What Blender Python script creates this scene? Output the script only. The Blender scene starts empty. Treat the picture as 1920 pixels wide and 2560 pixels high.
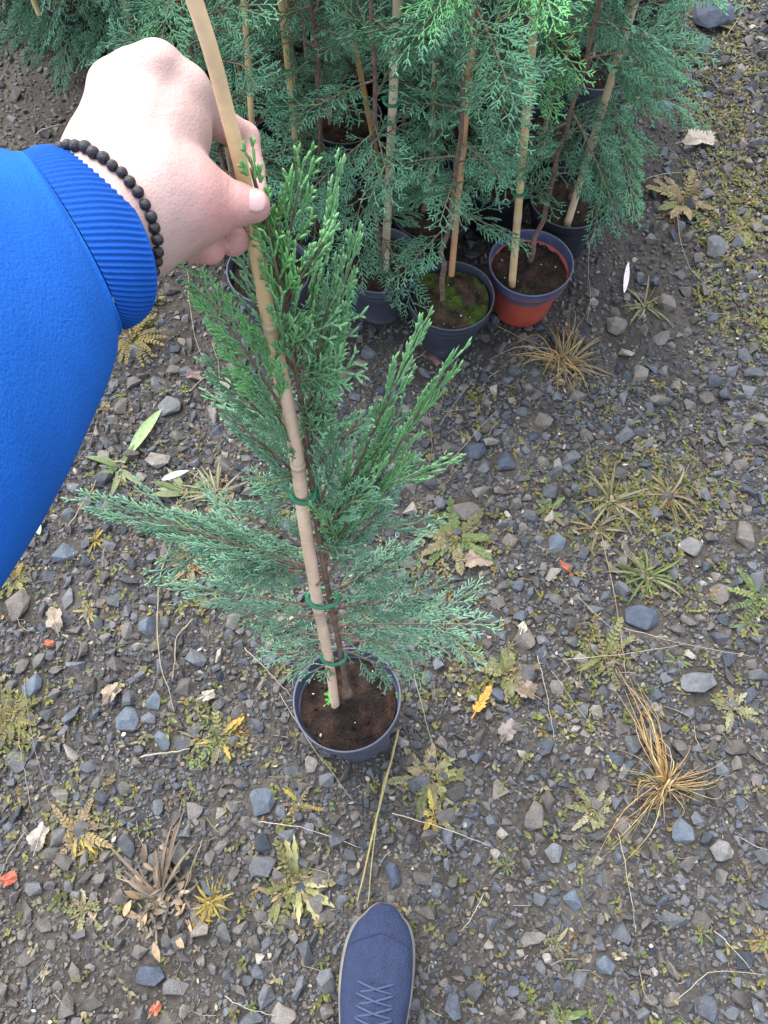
import bpy, bmesh, math, random
import numpy as np
from mathutils import Vector, Matrix
R = math.radians
S = bpy.context.scene
COL = S.collection
# ------------------------------------------------------------------ camera, light, exposure
CAM = np.array([0.0, 0.0, 1.25]); DEP = R(67.0); F = 1923.0
FWD = np.array([0, math.cos(DEP), -math.sin(DEP)])
UP = np.array([0, math.sin(DEP), math.cos(DEP)])
RT = np.array([1.0, 0, 0])
cd = bpy.data.cameras.new('camera'); cam = bpy.data.objects.new('camera', cd); COL.objects.link(cam)
cam.location = CAM; cam.rotation_euler = (math.pi/2-DEP, 0, 0)
cd.sensor_fit = 'VERTICAL'; cd.sensor_height = 24; cd.lens = 24*F/2560
cd.clip_start = 0.01; cd.clip_end = 500
S.camera = cam
SUN_EL, SUN_AZ = 62, -35
w = bpy.data.worlds.new('World'); S.world = w; w.use_nodes = True
nt = w.node_tree; bg = nt.nodes['Background']
sky = nt.nodes.new('ShaderNodeTexSky'); sky.sky_type = 'NISHITA'; sky.sun_disc = False
sky.sun_elevation = R(SUN_EL); sky.sun_rotation = R(SUN_AZ); sky.air_density = 1.0; sky.dust_density = 4.0; sky.ozone_density = 1.0
hs = nt.nodes.new('ShaderNodeHueSaturation'); hs.inputs['Saturation'].default_value = .5; nt.links.new(sky.outputs[0], hs.inputs['Color']); nt.links.new(hs.outputs[0], bg.inputs[0])   # thin overcast; bg.inputs[1].default_value = 0.10
sl = bpy.data.lights.new('sun', 'SUN'); sl.energy = .8; sl.angle = R(50); sl.color = (1, .97, .93)
so = bpy.data.objects.new('sun', sl); COL.objects.link(so)
az = R(SUN_AZ)   # sun towards +Y turned to -X
sd = Vector((math.sin(az)*math.cos(R(SUN_EL)), math.cos(az)*math.cos(R(SUN_EL)), math.sin(R(SUN_EL))))
so.rotation_euler = (-sd).to_track_quat('-Z', 'Y').to_euler()
S.view_settings.view_transform = 'Standard'; S.view_settings.look = 'None'
S.view_settings.exposure = -0.42; S.view_settings.gamma = 1
S.cycles.max_bounces = 6; S.cycles.transparent_max_bounces = 4
S.cycles.use_denoising = True

def P(px, py, d):
    return CAM + d*(FWD + (px-960)/F*RT + (1280-py)/F*UP)
def G(px, py, z=0.0):
    v = FWD + (px-960)/F*RT + (1280-py)/F*UP
    return CAM + v*((z-CAM[2])/v[2])
def PY(px, py, y):
    v = FWD + (px-960)/F*RT + (1280-py)/F*UP
    return CAM + v*(y/v[1])
def nrm(v):
    v = np.asarray(v, float); return v/(np.linalg.norm(v, axis=-1, keepdims=True)+1e-12)

# ------------------------------------------------------------------ noise on the ground
def hsh(i, j, s):
    n = (i*374761393 + j*668265263 + s*1274126177) & 0x7fffffff
    n = ((n ^ (n >> 13))*1274126177) & 0x7fffffff
    return ((n ^ (n >> 16)) & 0xffff)/65535.0
def vn(x, y, sc, s=0):
    x = np.asarray(x, float)/sc; y = np.asarray(y, float)/sc
    i = np.floor(x).astype(np.int64); j = np.floor(y).astype(np.int64)
    u = x-i; v = y-j; u = u*u*(3-2*u); v = v*v*(3-2*v)
    return (hsh(i, j, s)*(1-u)+hsh(i+1, j, s)*u)*(1-v) + (hsh(i, j+1, s)*(1-u)+hsh(i+1, j+1, s)*u)*v
def ground_z(x, y):
    return (vn(x, y, .35, 1)-.5)*.016 + (vn(x, y, .09, 2)-.5)*.007 + (vn(x, y, .03, 3)-.5)*.004

# ------------------------------------------------------------------ mesh building
class MB:
    def __init__(s): s.v = []; s.q = []; s.t = []; s.c = []; s.n = 0
    def add(s, v, quads=None, tris=None, col=(1, 1, 1)):
        v = np.asarray(v, np.float32).reshape(-1, 3); s.v.append(v)
        c = np.asarray(col, np.float32)
        if c.ndim == 1: c = np.tile(c[:3], (len(v), 1))
        s.c.append(c)
        if quads is not None and len(quads): s.q.append(np.asarray(quads, np.int64).reshape(-1, 4)+s.n)
        if tris is not None and len(tris): s.t.append(np.asarray(tris, np.int64).reshape(-1, 3)+s.n)
        s.n += len(v)
    def mesh(s, name, smooth=True):
        me = bpy.data.meshes.new(name)
        v = np.concatenate(s.v); c = np.concatenate(s.c)
        q = np.concatenate(s.q) if s.q else np.zeros((0, 4), np.int64)
        t = np.concatenate(s.t) if s.t else np.zeros((0, 3), np.int64)
        me.vertices.add(len(v)); me.vertices.foreach_set('co', v.ravel())
        li = np.concatenate([q.ravel(), t.ravel()]).astype(np.int32)
        me.loops.add(len(li)); me.loops.foreach_set('vertex_index', li)
        ls = np.concatenate([np.arange(len(q))*4, len(q)*4+np.arange(len(t))*3]).astype(np.int32)
        me.polygons.add(len(ls)); me.polygons.foreach_set('loop_start', ls)
        me.polygons.foreach_set('use_smooth', np.full(len(ls), smooth))
        ca = me.color_attributes.new('Col', 'FLOAT_COLOR', 'POINT')
        ca.data.foreach_set('color', np.concatenate([c, np.ones((len(c), 1), np.float32)], 1).ravel())
        me.update(calc_edges=True); me.validate()
        return me
    def build(s, name, mat, parent=None, smooth=True, loc=None):
        me = s.mesh(name, smooth); me.materials.append(mat)
        o = bpy.data.objects.new(name, me); COL.objects.link(o)
        if parent: o.parent = parent
        if loc is not None: o.location = loc
        return o
def tag(o, label=None, cat=None, group=None, kind=None):
    if label: o['label'] = label
    if cat: o['category'] = cat
    if group: o['group'] = group
    if kind: o['kind'] = kind
    return o
def empty(name, loc=(0, 0, 0)):
    o = bpy.data.objects.new(name, None); COL.objects.link(o); o.location = loc; o.empty_display_size = .02; return o
def copy_tree(o, parent=None):
    c = o.copy(); COL.objects.link(c); c.parent = parent
    for ch in list(KIDS.get(o.name, [])): copy_tree(ch, c)
    return c
KIDS = {}

def spline(pts, n):
    p = np.asarray(pts, float); m = len(p)
    t = np.linspace(0, m-1, n); i = np.clip(np.floor(t).astype(int), 0, m-2); u = (t-i)[:, None]
    a = p[np.clip(i-1, 0, m-1)]; b = p[i]; c = p[i+1]; d = p[np.clip(i+2, 0, m-1)]
    return .5*((2*b)+(-a+c)*u+(2*a-5*b+4*c-d)*u*u+(-a+3*b-3*c+d)*u**3)
def frames(path, up=(0, 0, 1)):
    path = np.asarray(path, float); T = nrm(np.gradient(path, axis=0))
    N = np.zeros_like(T); n = np.array(up, float)
    n = n - T[0]*np.dot(n, T[0])
    if np.linalg.norm(n) < 1e-3: n = np.array([1., 0, 0]); n = n-T[0]*np.dot(n, T[0])
    n = nrm(n)
    for i in range(len(T)):
        n = n-T[i]*np.dot(n, T[i]); n = nrm(n); N[i] = n
    return T, N, np.cross(T, N)
def tube(mb, path, rad, n=8, col=(1, 1, 1), caps=True, flat=1.0, rfun=None, up=(0, 0, 1)):
    path = np.asarray(path, float); m = len(path); rad = np.broadcast_to(np.asarray(rad, float), (m,))
    T, N, B = frames(path, up); a = np.linspace(0, 2*np.pi, n, endpoint=False)
    r = rad[:, None]*np.ones((1, n))
    if rfun is not None: r = rfun(r, np.linspace(0, 1, m)[:, None], a[None, :])
    v = path[:, None, :] + (np.cos(a)[None, :]*r)[..., None]*N[:, None, :] + (np.sin(a)[None, :]*r*flat)[..., None]*B[:, None, :]
    i = np.arange(m-1)[:, None]*n; j = np.arange(n)[None, :]; k = (j+1) % n
    q = np.stack([i+j, i+k, i+n+k, i+n+j], -1).reshape(-1, 4)
    vv = v.reshape(-1, 3); tr = []
    c = np.asarray(col, float)
    if c.ndim == 2 and len(c) == m: c = np.repeat(c, n, 0)
    if caps:
        vv = np.concatenate([vv, path[:1], path[-1:]])
        if c.ndim == 2: c = np.concatenate([c, c[:1], c[-1:]])
        jj = np.arange(n); kk = (jj+1) % n
        tr = np.concatenate([np.stack([np.full(n, m*n), kk, jj], -1), np.stack([np.full(n, m*n+1), (m-1)*n+jj, (m-1)*n+kk], -1)])
    mb.add(vv, q, tr, c)
def lathe(mb, prof, n=64, col=(1, 1, 1), M=None, wob=None):
    prof = np.asarray(prof, float); m = len(prof); a = np.linspace(0, 2*np.pi, n, endpoint=False)
    r = prof[:, 0][:, None]*np.ones((1, n))
    if wob is not None: r = r*(1+wob(a)[None, :])
    v = np.stack([r*np.cos(a), r*np.sin(a), prof[:, 1][:, None]*np.ones((1, n))], -1).reshape(-1, 3)
    if M is not None: v = v@M[:3, :3].T + M[:3, 3]
    i = np.arange(m-1)[:, None]*n; j = np.arange(n)[None, :]; k = (j+1) % n
    mb.add(v, np.stack([i+j, i+k, i+n+k, i+n+j], -1).reshape(-1, 4), None, col)

# ------------------------------------------------------------------ materials
def mat(name, base=(.5, .5, .5), rough=.7, vcol=False, noise=None, bump=None, spec=.5, sss=0, ssr=(1, .3, .2), trans=0, mottle=None):
    m = bpy.data.materials.new(name); m.use_nodes = True; t = m.node_tree; b = t.nodes['Principled BSDF']
    b.inputs['Roughness'].default_value = rough; b.inputs['Specular IOR Level'].default_value = spec
    tc = t.nodes.new('ShaderNodeTexCoord')
    if vcol:
        a = t.nodes.new('ShaderNodeAttribute'); a.attribute_name = 'Col'; src = a.outputs['Color']
    else:
        rg = t.nodes.new('ShaderNodeRGB'); rg.outputs[0].default_value = (*base, 1); src = rg.outputs[0]
    for (sc, lo, hi, det) in (noise or []):        # brightness variation
        n = t.nodes.new('ShaderNodeTexNoise'); n.inputs['Scale'].default_value = sc; n.inputs['Detail'].default_value = det
        t.links.new(tc.outputs['Object'], n.inputs['Vector'])
        mr = t.nodes.new('ShaderNodeMapRange'); mr.inputs['From Min'].default_value = .3; mr.inputs['From Max'].default_value = .7
        mr.inputs['To Min'].default_value = lo; mr.inputs['To Max'].default_value = hi
        t.links.new(n.outputs['Fac'], mr.inputs['Value'])
        vm = t.nodes.new('ShaderNodeVectorMath'); vm.operation = 'SCALE'
        t.links.new(src, vm.inputs[0]); t.links.new(mr.outputs[0], vm.inputs['Scale']); src = vm.outputs[0]
    for (sc, col, lo, hi, det) in (mottle or []):  # patches of another colour
        n = t.nodes.new('ShaderNodeTexNoise'); n.inputs['Scale'].default_value = sc; n.inputs['Detail'].default_value = det
        t.links.new(tc.outputs['Object'], n.inputs['Vector'])
        mr = t.nodes.new('ShaderNodeMapRange'); mr.inputs['From Min'].default_value = lo; mr.inputs['From Max'].default_value = hi
        t.links.new(n.outputs['Fac'], mr.inputs['Value'])
        mx = t.nodes.new('ShaderNodeMix'); mx.data_type = 'RGBA'
        t.links.new(mr.outputs[0], mx.inputs[0]); t.links.new(src, mx.inputs[6]); mx.inputs[7].default_value = (*col, 1); src = mx.outputs[2]
    t.links.new(src, b.inputs['Base Color'])
    if bump:
        prev = None
        for (sc, st, det) in bump:
            n = t.nodes.new('ShaderNodeTexNoise'); n.inputs['Scale'].default_value = sc; n.inputs['Detail'].default_value = det
            t.links.new(tc.outputs['Object'], n.inputs['Vector'])
            bp = t.nodes.new('ShaderNodeBump'); bp.inputs['Strength'].default_value = 1; bp.inputs['Distance'].default_value = st
            t.links.new(n.outputs['Fac'], bp.inputs['Height'])
            if prev: t.links.new(prev, bp.inputs['Normal'])
            prev = bp.outputs[0]
        t.links.new(prev, b.inputs['Normal'])
    if sss:
        b.inputs['Subsurface Weight'].default_value = sss; b.inputs['Subsurface Radius'].default_value = ssr; b.inputs['Subsurface Scale'].default_value = .004
    if trans:
        out = t.nodes['Material Output']; tr = t.nodes.new('ShaderNodeBsdfTranslucent'); ms = t.nodes.new('ShaderNodeMixShader')
        ms.inputs[0].default_value = trans; t.links.new(src, tr.inputs[0]); t.links.new(b.outputs[0], ms.inputs[1]); t.links.new(tr.outputs[0], ms.inputs[2])
        t.links.new(ms.outputs[0], out.inputs[0])
    return m
M_soil = mat('dirt', (.054, .049, .042), .95, noise=[(9, .75, 1.25, 4), (120, .6, 1.4, 6)], bump=[(60, .006, 6), (350, .003, 5)], spec=.2,
             mottle=[(14, (.036, .031, .027), .5, .7, 5), (5, (.11, .102, .088), .56, .78, 6)])
M_stone = mat('stone', rough=.8, vcol=True, noise=[(90, .75, 1.2, 6), (500, .75, 1.25, 4)], bump=[(250, .0012, 6)], spec=.3,
              mottle=[(45, (.085, .076, .064), .58, .74, 6)])
M_leafy = mat('small_leaf', rough=.6, vcol=True, noise=[(200, .8, 1.2, 3)], trans=.25, spec=.3)
M_straw = mat('straw', rough=.6, vcol=True, noise=[(150, .75, 1.2, 3)], spec=.3)
M_fol = mat('conifer_foliage', rough=.55, vcol=True, noise=[(25, .85, 1.15, 3)], trans=.12, spec=.35)
M_bark = mat('bark', (.13, .085, .065), .9, noise=[(120, .6, 1.4, 5)], bump=[(250, .001, 5)], spec=.2)
M_bam = mat('bamboo', rough=.5, vcol=True, noise=[(30, .88, 1.1, 4), (200, .93, 1.07, 4)], spec=.4,
            mottle=[(38, (.2, .13, .07), .68, .74, 4)])
M_pot = mat('pot_plastic', rough=.42, vcol=True, noise=[(20, .8, 1.2, 4)], mottle=[(30, (.1, .085, .07), .6, .8, 6)], spec=.5)
M_peat = mat('peat', rough=1, vcol=True, noise=[(60, .6, 1.4, 5), (300, .6, 1.4, 5)], bump=[(120, .004, 6), (500, .002, 4)], spec=.1)
M_tie = mat('tie_plastic', (.005, .12, .06), .35)
M_skin = mat('skin', rough=.5, vcol=True, noise=[(45, .95, 1.04, 4)], bump=[(800, .0004, 5), (150, .0005, 4), (40, .0012, 2)], sss=.2, spec=.35)
M_nail = mat('nail', (.42, .26, .245), .4)
M_fleece = mat('fleece', (.010, .092, .38), .95, noise=[(12, .85, 1.12, 3)], bump=[(700, .0006, 3), (260, .0003, 4), (14, .004, 2)], spec=.1)
M_cuff = mat('knit_cuff', (.008, .068, .32), .95, noise=[(20, .9, 1.1, 3)], bump=[(900, .0005, 3)], spec=.1)
M_bead = mat('bead', (.012, .011, .014), .5, bump=[(900, .0006, 3)])
M_shoe = mat('shoe_mesh', (.010, .020, .060), .8, noise=[(60, .8, 1.2, 4)], bump=[(420, .003, 2), (60, .003, 3)])
M_sole = mat('shoe_sole', (.15, .145, .135), .7, noise=[(40, .7, 1.1, 4)])
M_lace = mat('lace', (.035, .055, .11), .8)
M_trouser = mat('denim', (.02, .03, .06), .9, bump=[(900, .0006, 2)])

# ------------------------------------------------------------------ ground
def axis_coords(a, b, st, far):
    core = list(np.arange(a, b+1e-9, st)); lo = []; hi = []; d = st
    x = a
    while x > -far: d *= 1.35; x -= d; lo.append(x)
    x = b; d = st
    while x < far: d *= 1.35; x += d; hi.append(x)
    return np.array(lo[::-1]+core+hi)
gx = axis_coords(-1.3, 1.3, .008, 60); gy = axis_coords(-.6, 2.3, .008, 60)
XX, YY = np.meshgrid(gx, gy); ZZ = ground_z(XX, YY)
g = MB(); nx = len(gx); ny = len(gy); i = np.arange(ny-1)[:, None]*nx; j = np.arange(nx-1)[None, :]
g.add(np.stack([XX, YY, ZZ], -1).reshape(-1, 3), np.stack([i+j, i+j+1, i+nx+j+1, i+nx+j], -1).reshape(-1, 4))
tag(g.build('ground', M_soil), kind='structure')

rs = np.random.RandomState(7)
# stone shapes: hulls of random points
def hull_shape(seed, npt, flat=(1, .8, .6)):
    r = np.random.RandomState(seed); p = nrm(r.normal(size=(npt, 3)))*(r.uniform(.78, 1.05, (npt, 1)))*np.array(flat)
    bm = bmesh.new()
    for q in p: bm.verts.new(q)
    bmesh.ops.convex_hull(bm, input=bm.verts)
    bm.verts.ensure_lookup_table()
    vs = [v for v in bm.verts if v.link_faces]; idx = {v: k for k, v in enumerate(vs)}
    V = np.array([v.co[:] for v in vs]); T = np.array([[idx[v] for v in f.verts] for f in bm.faces]); bm.free()
    return V, T
SH = [hull_shape(s, 9+(s % 4)*2, (1, .65+.3*((s*37) % 10)/10, .5+.25*((s*13) % 10)/10)) for s in range(36)]
def rotm(a, b, c):
    return np.array(Matrix.Rotation(c, 3, 'Z')@Matrix.Rotation(b, 3, 'Y')@Matrix.Rotation(a, 3, 'X'))
def stone_colour(r):
    k = r.rand()
    if k < .36: c = np.array([.076, .083, .092])
    elif k < .50: c = np.array([.052, .062, .078])
    elif k < .95: c = np.array([.088, .083, .077])
    else: c = np.array([.19, .175, .155])
    return c*r.uniform(.55, 1.3)

# notable stones: px, py, w, h (photo px), colour, label
BL = (.078, .098, .122); BG = (.10, .108, .115); BR = (.105, .095, .085); GY = (.13, .13, .127); DB = (.045, .058, .082)
ROCKS = [
 (372, 2440, 84, 58, DB, 'dark blue slab of stone on bare soil at the lower left'),
 (316, 1803, 66, 74, BL, 'blue-grey stone, largest one to the left of the front pot'),
 (655, 2000, 74, 78, BL, 'large blue-grey stone below and left of the front pot'),
 (372, 1566, 56, 56, BL, 'blue-grey stone with a pale spot left of the long curved straw'),
 (165, 1385, 66, 58, BL, 'blue-grey wedge stone just below the blue sleeve'),
 (385, 1755, 42, 54, BL, 'egg-sized blue stone just above the largest left-hand stone'),
 (404, 1850, 44, 56, BL, 'blue stone touching the right end of a pale flake of stone'),
 (78, 1720, 52, 70, BL, 'upright blue stone near the left edge of the photo'),
 (40, 1510, 70, 80, BR, 'big earthy brown stone at the left edge'),
 (172, 1500, 34, 56, BG, 'narrow grey stone left of a small yellow rosette'),
 (982, 2188, 62, 78, DB, 'dark blue triangular stone just above the shoe toe'),
 (1392, 1356, 48, 64, BL, 'rounded blue-grey stone above the red leaf curl'),
 (1357, 1046, 56, 56, BR, 'round brown stone high in the middle of the gravel'),
 (1728, 1366, 76, 46, GY, 'flat pale grey stone right of the middle grass tufts'),
 (1861, 1338, 64, 78, BR, 'tall brown block of stone near the right edge'),
 (1605, 1545, 104, 68, DB, 'wide flat slate-blue stone crossed by a straw'),
 (1800, 1484, 56, 56, BR, 'brown stone beside the green weed at the right edge'),
 (1745, 1712, 100, 70, BG, 'large grey stone above the pale rosette at right'),
 (1786, 626, 80, 48, BG, 'smooth oval grey stone below the mossy patch at right'),
 (1543, 812, 62, 46, BR, 'brown brick-shaped stone right of the red pot'),
 (1667, 762, 50, 52, BR, 'brown square stone between moss clumps'),
 (1387, 2134, 46, 60, BG, 'grey stone in the fine gravel at lower middle'),
 (1435, 2252, 62, 58, BL, 'blue stone in the fine gravel to the right of the shoe'),
 (1708, 2083, 64, 70, BL, 'split blue stone under the dry grass tuft'),
 (1810, 2127, 72, 52, GY, 'wide pale grey stone at lower right'),
 (1515, 2411, 56, 60, BL, 'blue stone low down in the darkest gravel'),
 (1188, 1120, 62, 50, DB, 'dark slate stone to the upper right of the conifer'),
 (1268, 1155, 52, 62, DB, 'dark slate stone, right one of the touching pair'),
 (1165, 1278, 90, 60, BR, 'long brown stone to the right of the conifer'),
 (1230, 1548, 58, 32, DB, 'small blue-black oval stone at the tip of the right branch'),
 (1312, 1600, 54, 66, BR, 'brown wedge stone with a cream flake on top'),
 (1780, 40, 110, 80, DB, 'dark angular rock at the top right corner'),
 (1755, 110, 60, 40, BL, 'blue stone under the dark rock at the top right'),
 (1660, 275, 40, 44, BL, 'small blue stone in moss beside the drooping sprays'),
 (425, 1015, 60, 56, BG, 'grey stone in the gravel left of the bamboo cane'),
 (250, 905, 60, 36, BG, 'flat grey stone right beside the blue sleeve'),
 (1275, 1560-210, 50, 40, BR, 'brown stone left of the rounded blue-grey stone'),
 (1560, 1990+80, 60, 70, BR, 'upright brown stone to the left of the dry grass tuft'),
 (1330, 2040, 70, 76, BR, 'big brown stone midway between shoe and dry grass'),
]
rock_xy = []
def make_rock(k, px, py, wpx, hpx, c, label):
    gpt = G(px, py, .006); d = np.linalg.norm(gpt-CAM); sc = np.dot(gpt-CAM, FWD)/F
    a = wpx*sc/2; b = hpx*sc/2/max(.6, -nrm(gpt-CAM)[2]); h = min(a, b)*.62
    bm = bmesh.new(); r = np.random.RandomState(100+k)
    pts = nrm(r.normal(size=(17, 3)))*r.uniform(.82, 1.05, (17, 1))
    for q in pts: bm.verts.new(q)
    bmesh.ops.convex_hull(bm, input=bm.verts)
    bmesh.ops.delete(bm, geom=[v for v in bm.verts if not v.link_faces], context='VERTS')
    bmesh.ops.bevel(bm, geom=list(bm.edges), offset=.035, segments=1, affect='EDGES')
    bmesh.ops.triangulate(bm, faces=bm.faces)
    for v in bm.verts:
        q = v.co*1.04; v.co = (q.x*a, q.y*b, q.z*h)
    me = bpy.data.meshes.new('rock'); bm.to_mesh(me); bm.free()
    ca = me.color_attributes.new('Col', 'FLOAT_COLOR', 'POINT')
    n = len(me.vertices); ca.data.foreach_set('color', np.tile(np.array([*c, 1.0]), n))
    me.polygons.foreach_set('use_smooth', [False]*len(me.polygons)); me.materials.append(M_stone)
    o = bpy.data.objects.new('rock', me); COL.objects.link(o)
    o.location = (gpt[0], gpt[1], ground_z(gpt[0], gpt[1])+h*.35); o.rotation_euler = (r.uniform(-.15, .15), r.uniform(-.15, .15), r.uniform(-.3, .3))
    tag(o, label, 'stone', 'larger stones lying in the gravel')
    rock_xy.append((gpt[0], gpt[1], max(a, b)))
for k, (px, py, ww, hh, c, lb) in enumerate(ROCKS): make_rock(k, px, py, ww, hh, c, lb)

# gravel
def blob(x, y, L):
    o = np.zeros_like(x)
    for (px, py, rpx, wt) in L:
        c = G(px, py); sc = np.dot(c-CAM, FWD)/F; rr = rpx*sc
        o = np.maximum(o, wt*np.exp(-(((x-c[0])**2+(y-c[1])**2)/(rr*rr))))
    return o
MOSS = [(1780, 330, 230, 1), (1880, 520, 200, .9), (1560, 330, 150, .8), (1560, 560, 170, .8), (1640, 760, 130, .7), (1850, 150, 160, .5),
        (345, 790, 100, 1.0), (30, 1800, 85, .9), (1480, 700, 110, .5), (1560, 1260, 130, .8), (1680, 1210, 110, .7), (1130, 1370, 80, .6),
        (1890, 780, 120, .5), (1220, 880, 110, .4), (300, 400, 120, .15), (1190, 1700, 90, .5), (1500, 1650, 100, .6), (210, 2060, 90, .45),
        (740, 2190, 90, .5), (550, 1840, 80, .4), (1470, 2060, 50, .5), (560, 1420, 130, .35), (1380, 1850, 60, .3), (1640, 1450, 100, .5), (1080, 1990, 70, .5)]
BARE = [(100, 300, 260, 1), (250, 2450, 380, .75), (120, 2250, 250, .7), (1100, 850, 130, .5), (800, 2420, 250, .3)]
COARSE = [(1400, 1200, 420, 1), (1250, 1500, 300, .8), (450, 1080, 260, .9), (1650, 1500, 320, .8), (1100, 1120, 200, .9), (350, 1450, 250, .5), (1800, 200, 220, .6), (1500, 1800, 250, .5)]
PLANTED = None
def in_block(x, y): return (y > .80+np.clip(-.5-x, 0, 1)*.6) & (x < .62+.08*(y-1)) & (x > -1.25)
grv = MB()
occ = {}
def scatter(n, lo, hi, avoid, seed):
    r = np.random.RandomState(seed); cnt = 0
    X = r.uniform(-1.2, 1.2, n); Y = r.uniform(-.45, 2.15, n)
    mo = blob(X, Y, MOSS); ba = blob(X, Y, BARE); co = blob(X, Y, COARSE); cl = vn(X, Y, .13, 9)
    gz_ = ground_z(X, Y); sz = lo*(hi/lo)**(r.rand(n)**(1.0 if lo > .008 else 1.4))
    p = (.5+.8*cl)*(1-.62*mo)*(1-.72*ba)*np.where(sz > .008, .5+.6*co, 1)*np.where(in_block(X, Y), .25, 1)*(np.abs(X) <= .62+.34*np.maximum(0, Y+.3))
    for k in np.nonzero(r.rand(n) < p)[0]:
        x, y = X[k], Y[k]; s = sz[k]
        if avoid:
            key = (int(x/.03), int(y/.03)); ok = True
            for a in (-1, 0, 1):
                for b in (-1, 0, 1):
                    for (qx, qy, qs) in occ.get((key[0]+a, key[1]+b), ()):
                        if (x-qx)**2+(y-qy)**2 < ((s+qs)*(.67 if lo > .008 else .58))**2: ok = False; break
            if not ok: continue
        bad = False
        for (qx, qy, qs) in rock_xy:
            if (x-qx)**2+(y-qy)**2 < (qs+s*.5)**2: bad = True; break
        if bad: continue
        occ.setdefault((int(x/.03), int(y/.03)), []).append((x, y, s))
        V, T = SH[r.randint(len(SH))]
        Mx = rotm(r.normal()*.35, r.normal()*.35, r.uniform(0, 6.28))
        v = (V*s)@Mx.T; z = gz_[k]+s*r.uniform(0, .35)
        v += np.array([x, y, z]); c = stone_colour(r)
        if ba[k] > .4: c = c*.6+np.array([.10, .09, .077])*.4
        grv.add(v, None, T, c); cnt += 1
    return cnt
c1 = scatter(110000, .0088, .024, True, 1)
c2 = scatter(420000, .0045, .0092, True, 2)
c3 = scatter(200000, .0022, .0045, False, 3)
print('stones', c1, c2, c3, grv.n)
tag(grv.build('gravel', M_stone, smooth=False), 'blue-grey and brown crushed stone gravel covering the soil', kind='stuff')

# ------------------------------------------------------------------ leaves, blades
GREENS = [(.125, .135, .035), (.155, .14, .045), (.17, .125, .05), (.085, .11, .03), (.19, .17, .10), (.13, .14, .04), (.11, .085, .05), (.16, .155, .08)]
def leaf(mb, base, az, L, W, rise=.5, droop=1.0, lobes=0, col=(.1, .2, .05), seg=8, rnd=None, twist=0, cup=.25, gz=True, tipcol=None):
    """a curved blade leaving base at azimuth az; with side lobes when asked"""
    t = np.linspace(0, 1, seg+1); hd = L*t*math.cos(rise*.5); z = L*(math.sin(rise)*t - droop*t*t*.5)
    d = np.array([math.cos(az), math.sin(az), 0]); s = np.array([-d[1], d[0], 0])
    bend = (rnd.normal()*.12 if rnd is not None else 0)
    ctr = np.array(base)[None, :]+hd[:, None]*d+z[:, None]*np.array([0, 0, 1])+(bend*L*t*t)[:, None]*s
    if gz:
        gh = ground_z(ctr[:, 0], ctr[:, 1])+.002; ctr[:, 2] = np.maximum(ctr[:, 2], gh)
    w_ = W*np.sin(np.pi*np.clip(t*.92+.08, 0, 1))**.8
    if lobes: w_ = w_*(.45+.75*np.abs(np.sin(np.pi*lobes*t+.4)))*(.6+.7*t)
    w_[-1] = W*.05; w_[0] = W*.12
    up = np.array([0, 0, 1]); sv = s*math.cos(twist)+up*math.sin(twist)
    l = ctr+sv*w_[:, None]/2+up*(w_*cup)[:, None]; r_ = ctr-sv*w_[:, None]/2+up*(w_*cup)[:, None]
    v = np.stack([l, ctr, r_], 1).reshape(-1, 3); k = np.arange(seg)*3
    q = np.concatenate([np.stack([k, k+1, k+4, k+3], -1), np.stack([k+1, k+2, k+5, k+4], -1)])
    c = np.tile(np.array(col), (len(v), 1))
    if tipcol is not None:
        u = np.repeat(t, 3)[:, None]**1.5; c = c*(1-u)+np.array(tipcol)*u
    mb.add(v, q, None, c)
def compound(mb, base, az, L, rise, droop, col, r, W=.008, n=7):
    """a fern-like weed leaf: a rib with paired leaflets"""
    d = np.array([math.cos(az), math.sin(az)]); pts = []
    for t in np.linspace(0, 1, 8):
        x = base[0]+d[0]*L*t*math.cos(rise*.5); y = base[1]+d[1]*L*t*math.cos(rise*.5); z = base[2]+L*(math.sin(rise)*t-droop*t*t*.5)
        pts.append((x, y, max(z, ground_z(x, y)+.003)))
    tube(mb, pts, np.linspace(.0012, .0005, 8), 4, np.array(col)*1.15, False)
    pts = np.array(pts)
    for k in range(n):
        t = .25+.72*k/(n-1); p = np.array([np.interp(t, np.linspace(0, 1, 8), pts[:, m]) for m in range(3)])
        for sg in (-1, 1):
            leaf(mb, p, az+sg*(1.05-.5*t)+r.normal()*.15, W*(1.25-.6*abs(t-.5))*r.uniform(.8, 1.2), W*.62, .3, .5, 0, np.array(col)*r.uniform(.8, 1.25), 3, None, 0, .1, False)
    leaf(mb, pts[-1], az, W*1.2, W*.8, .2, .4, 0, col, 3, None, 0, .1, False)

# ground cover (stuff) and litter (stuff)
cov = MB(); r = np.random.RandomState(21)
n = 110000; X = r.uniform(-1.1, 1.15, n); Y = r.uniform(-.42, 2.05, n); mo = blob(X, Y, MOSS); cl = vn(X, Y, .06, 33)*vn(X, Y, .2, 34)*2.2
cnt = 0
for k in range(n):
    if abs(X[k]) > .62+.34*max(0, Y[k]+.3) or in_block(X[k], Y[k]): continue
    if r.rand() > mo[k]*min(1, cl[k]*1.4)*.9+.03: continue
    z = ground_z(X[k], Y[k])+r.uniform(0, .007); cc = np.array(GREENS[[0, 1, 2, 3, 4, 5, 6, 7, 5, 0, 1, 7][r.randint(12)]])
    for q in range(r.randint(3, 8)):
        leaf(cov, (X[k]+r.normal()*.003, Y[k]+r.normal()*.003, z), r.uniform(0, 6.28), r.uniform(.004, .013), r.uniform(.0024, .0065), r.uniform(.2, 1.1), r.uniform(.3, 1.2), 0, cc*r.uniform(.7, 1.3), 3, None, r.normal()*.4, .15, False)
    cnt += 1
print('cover', cnt, cov.n)
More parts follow.
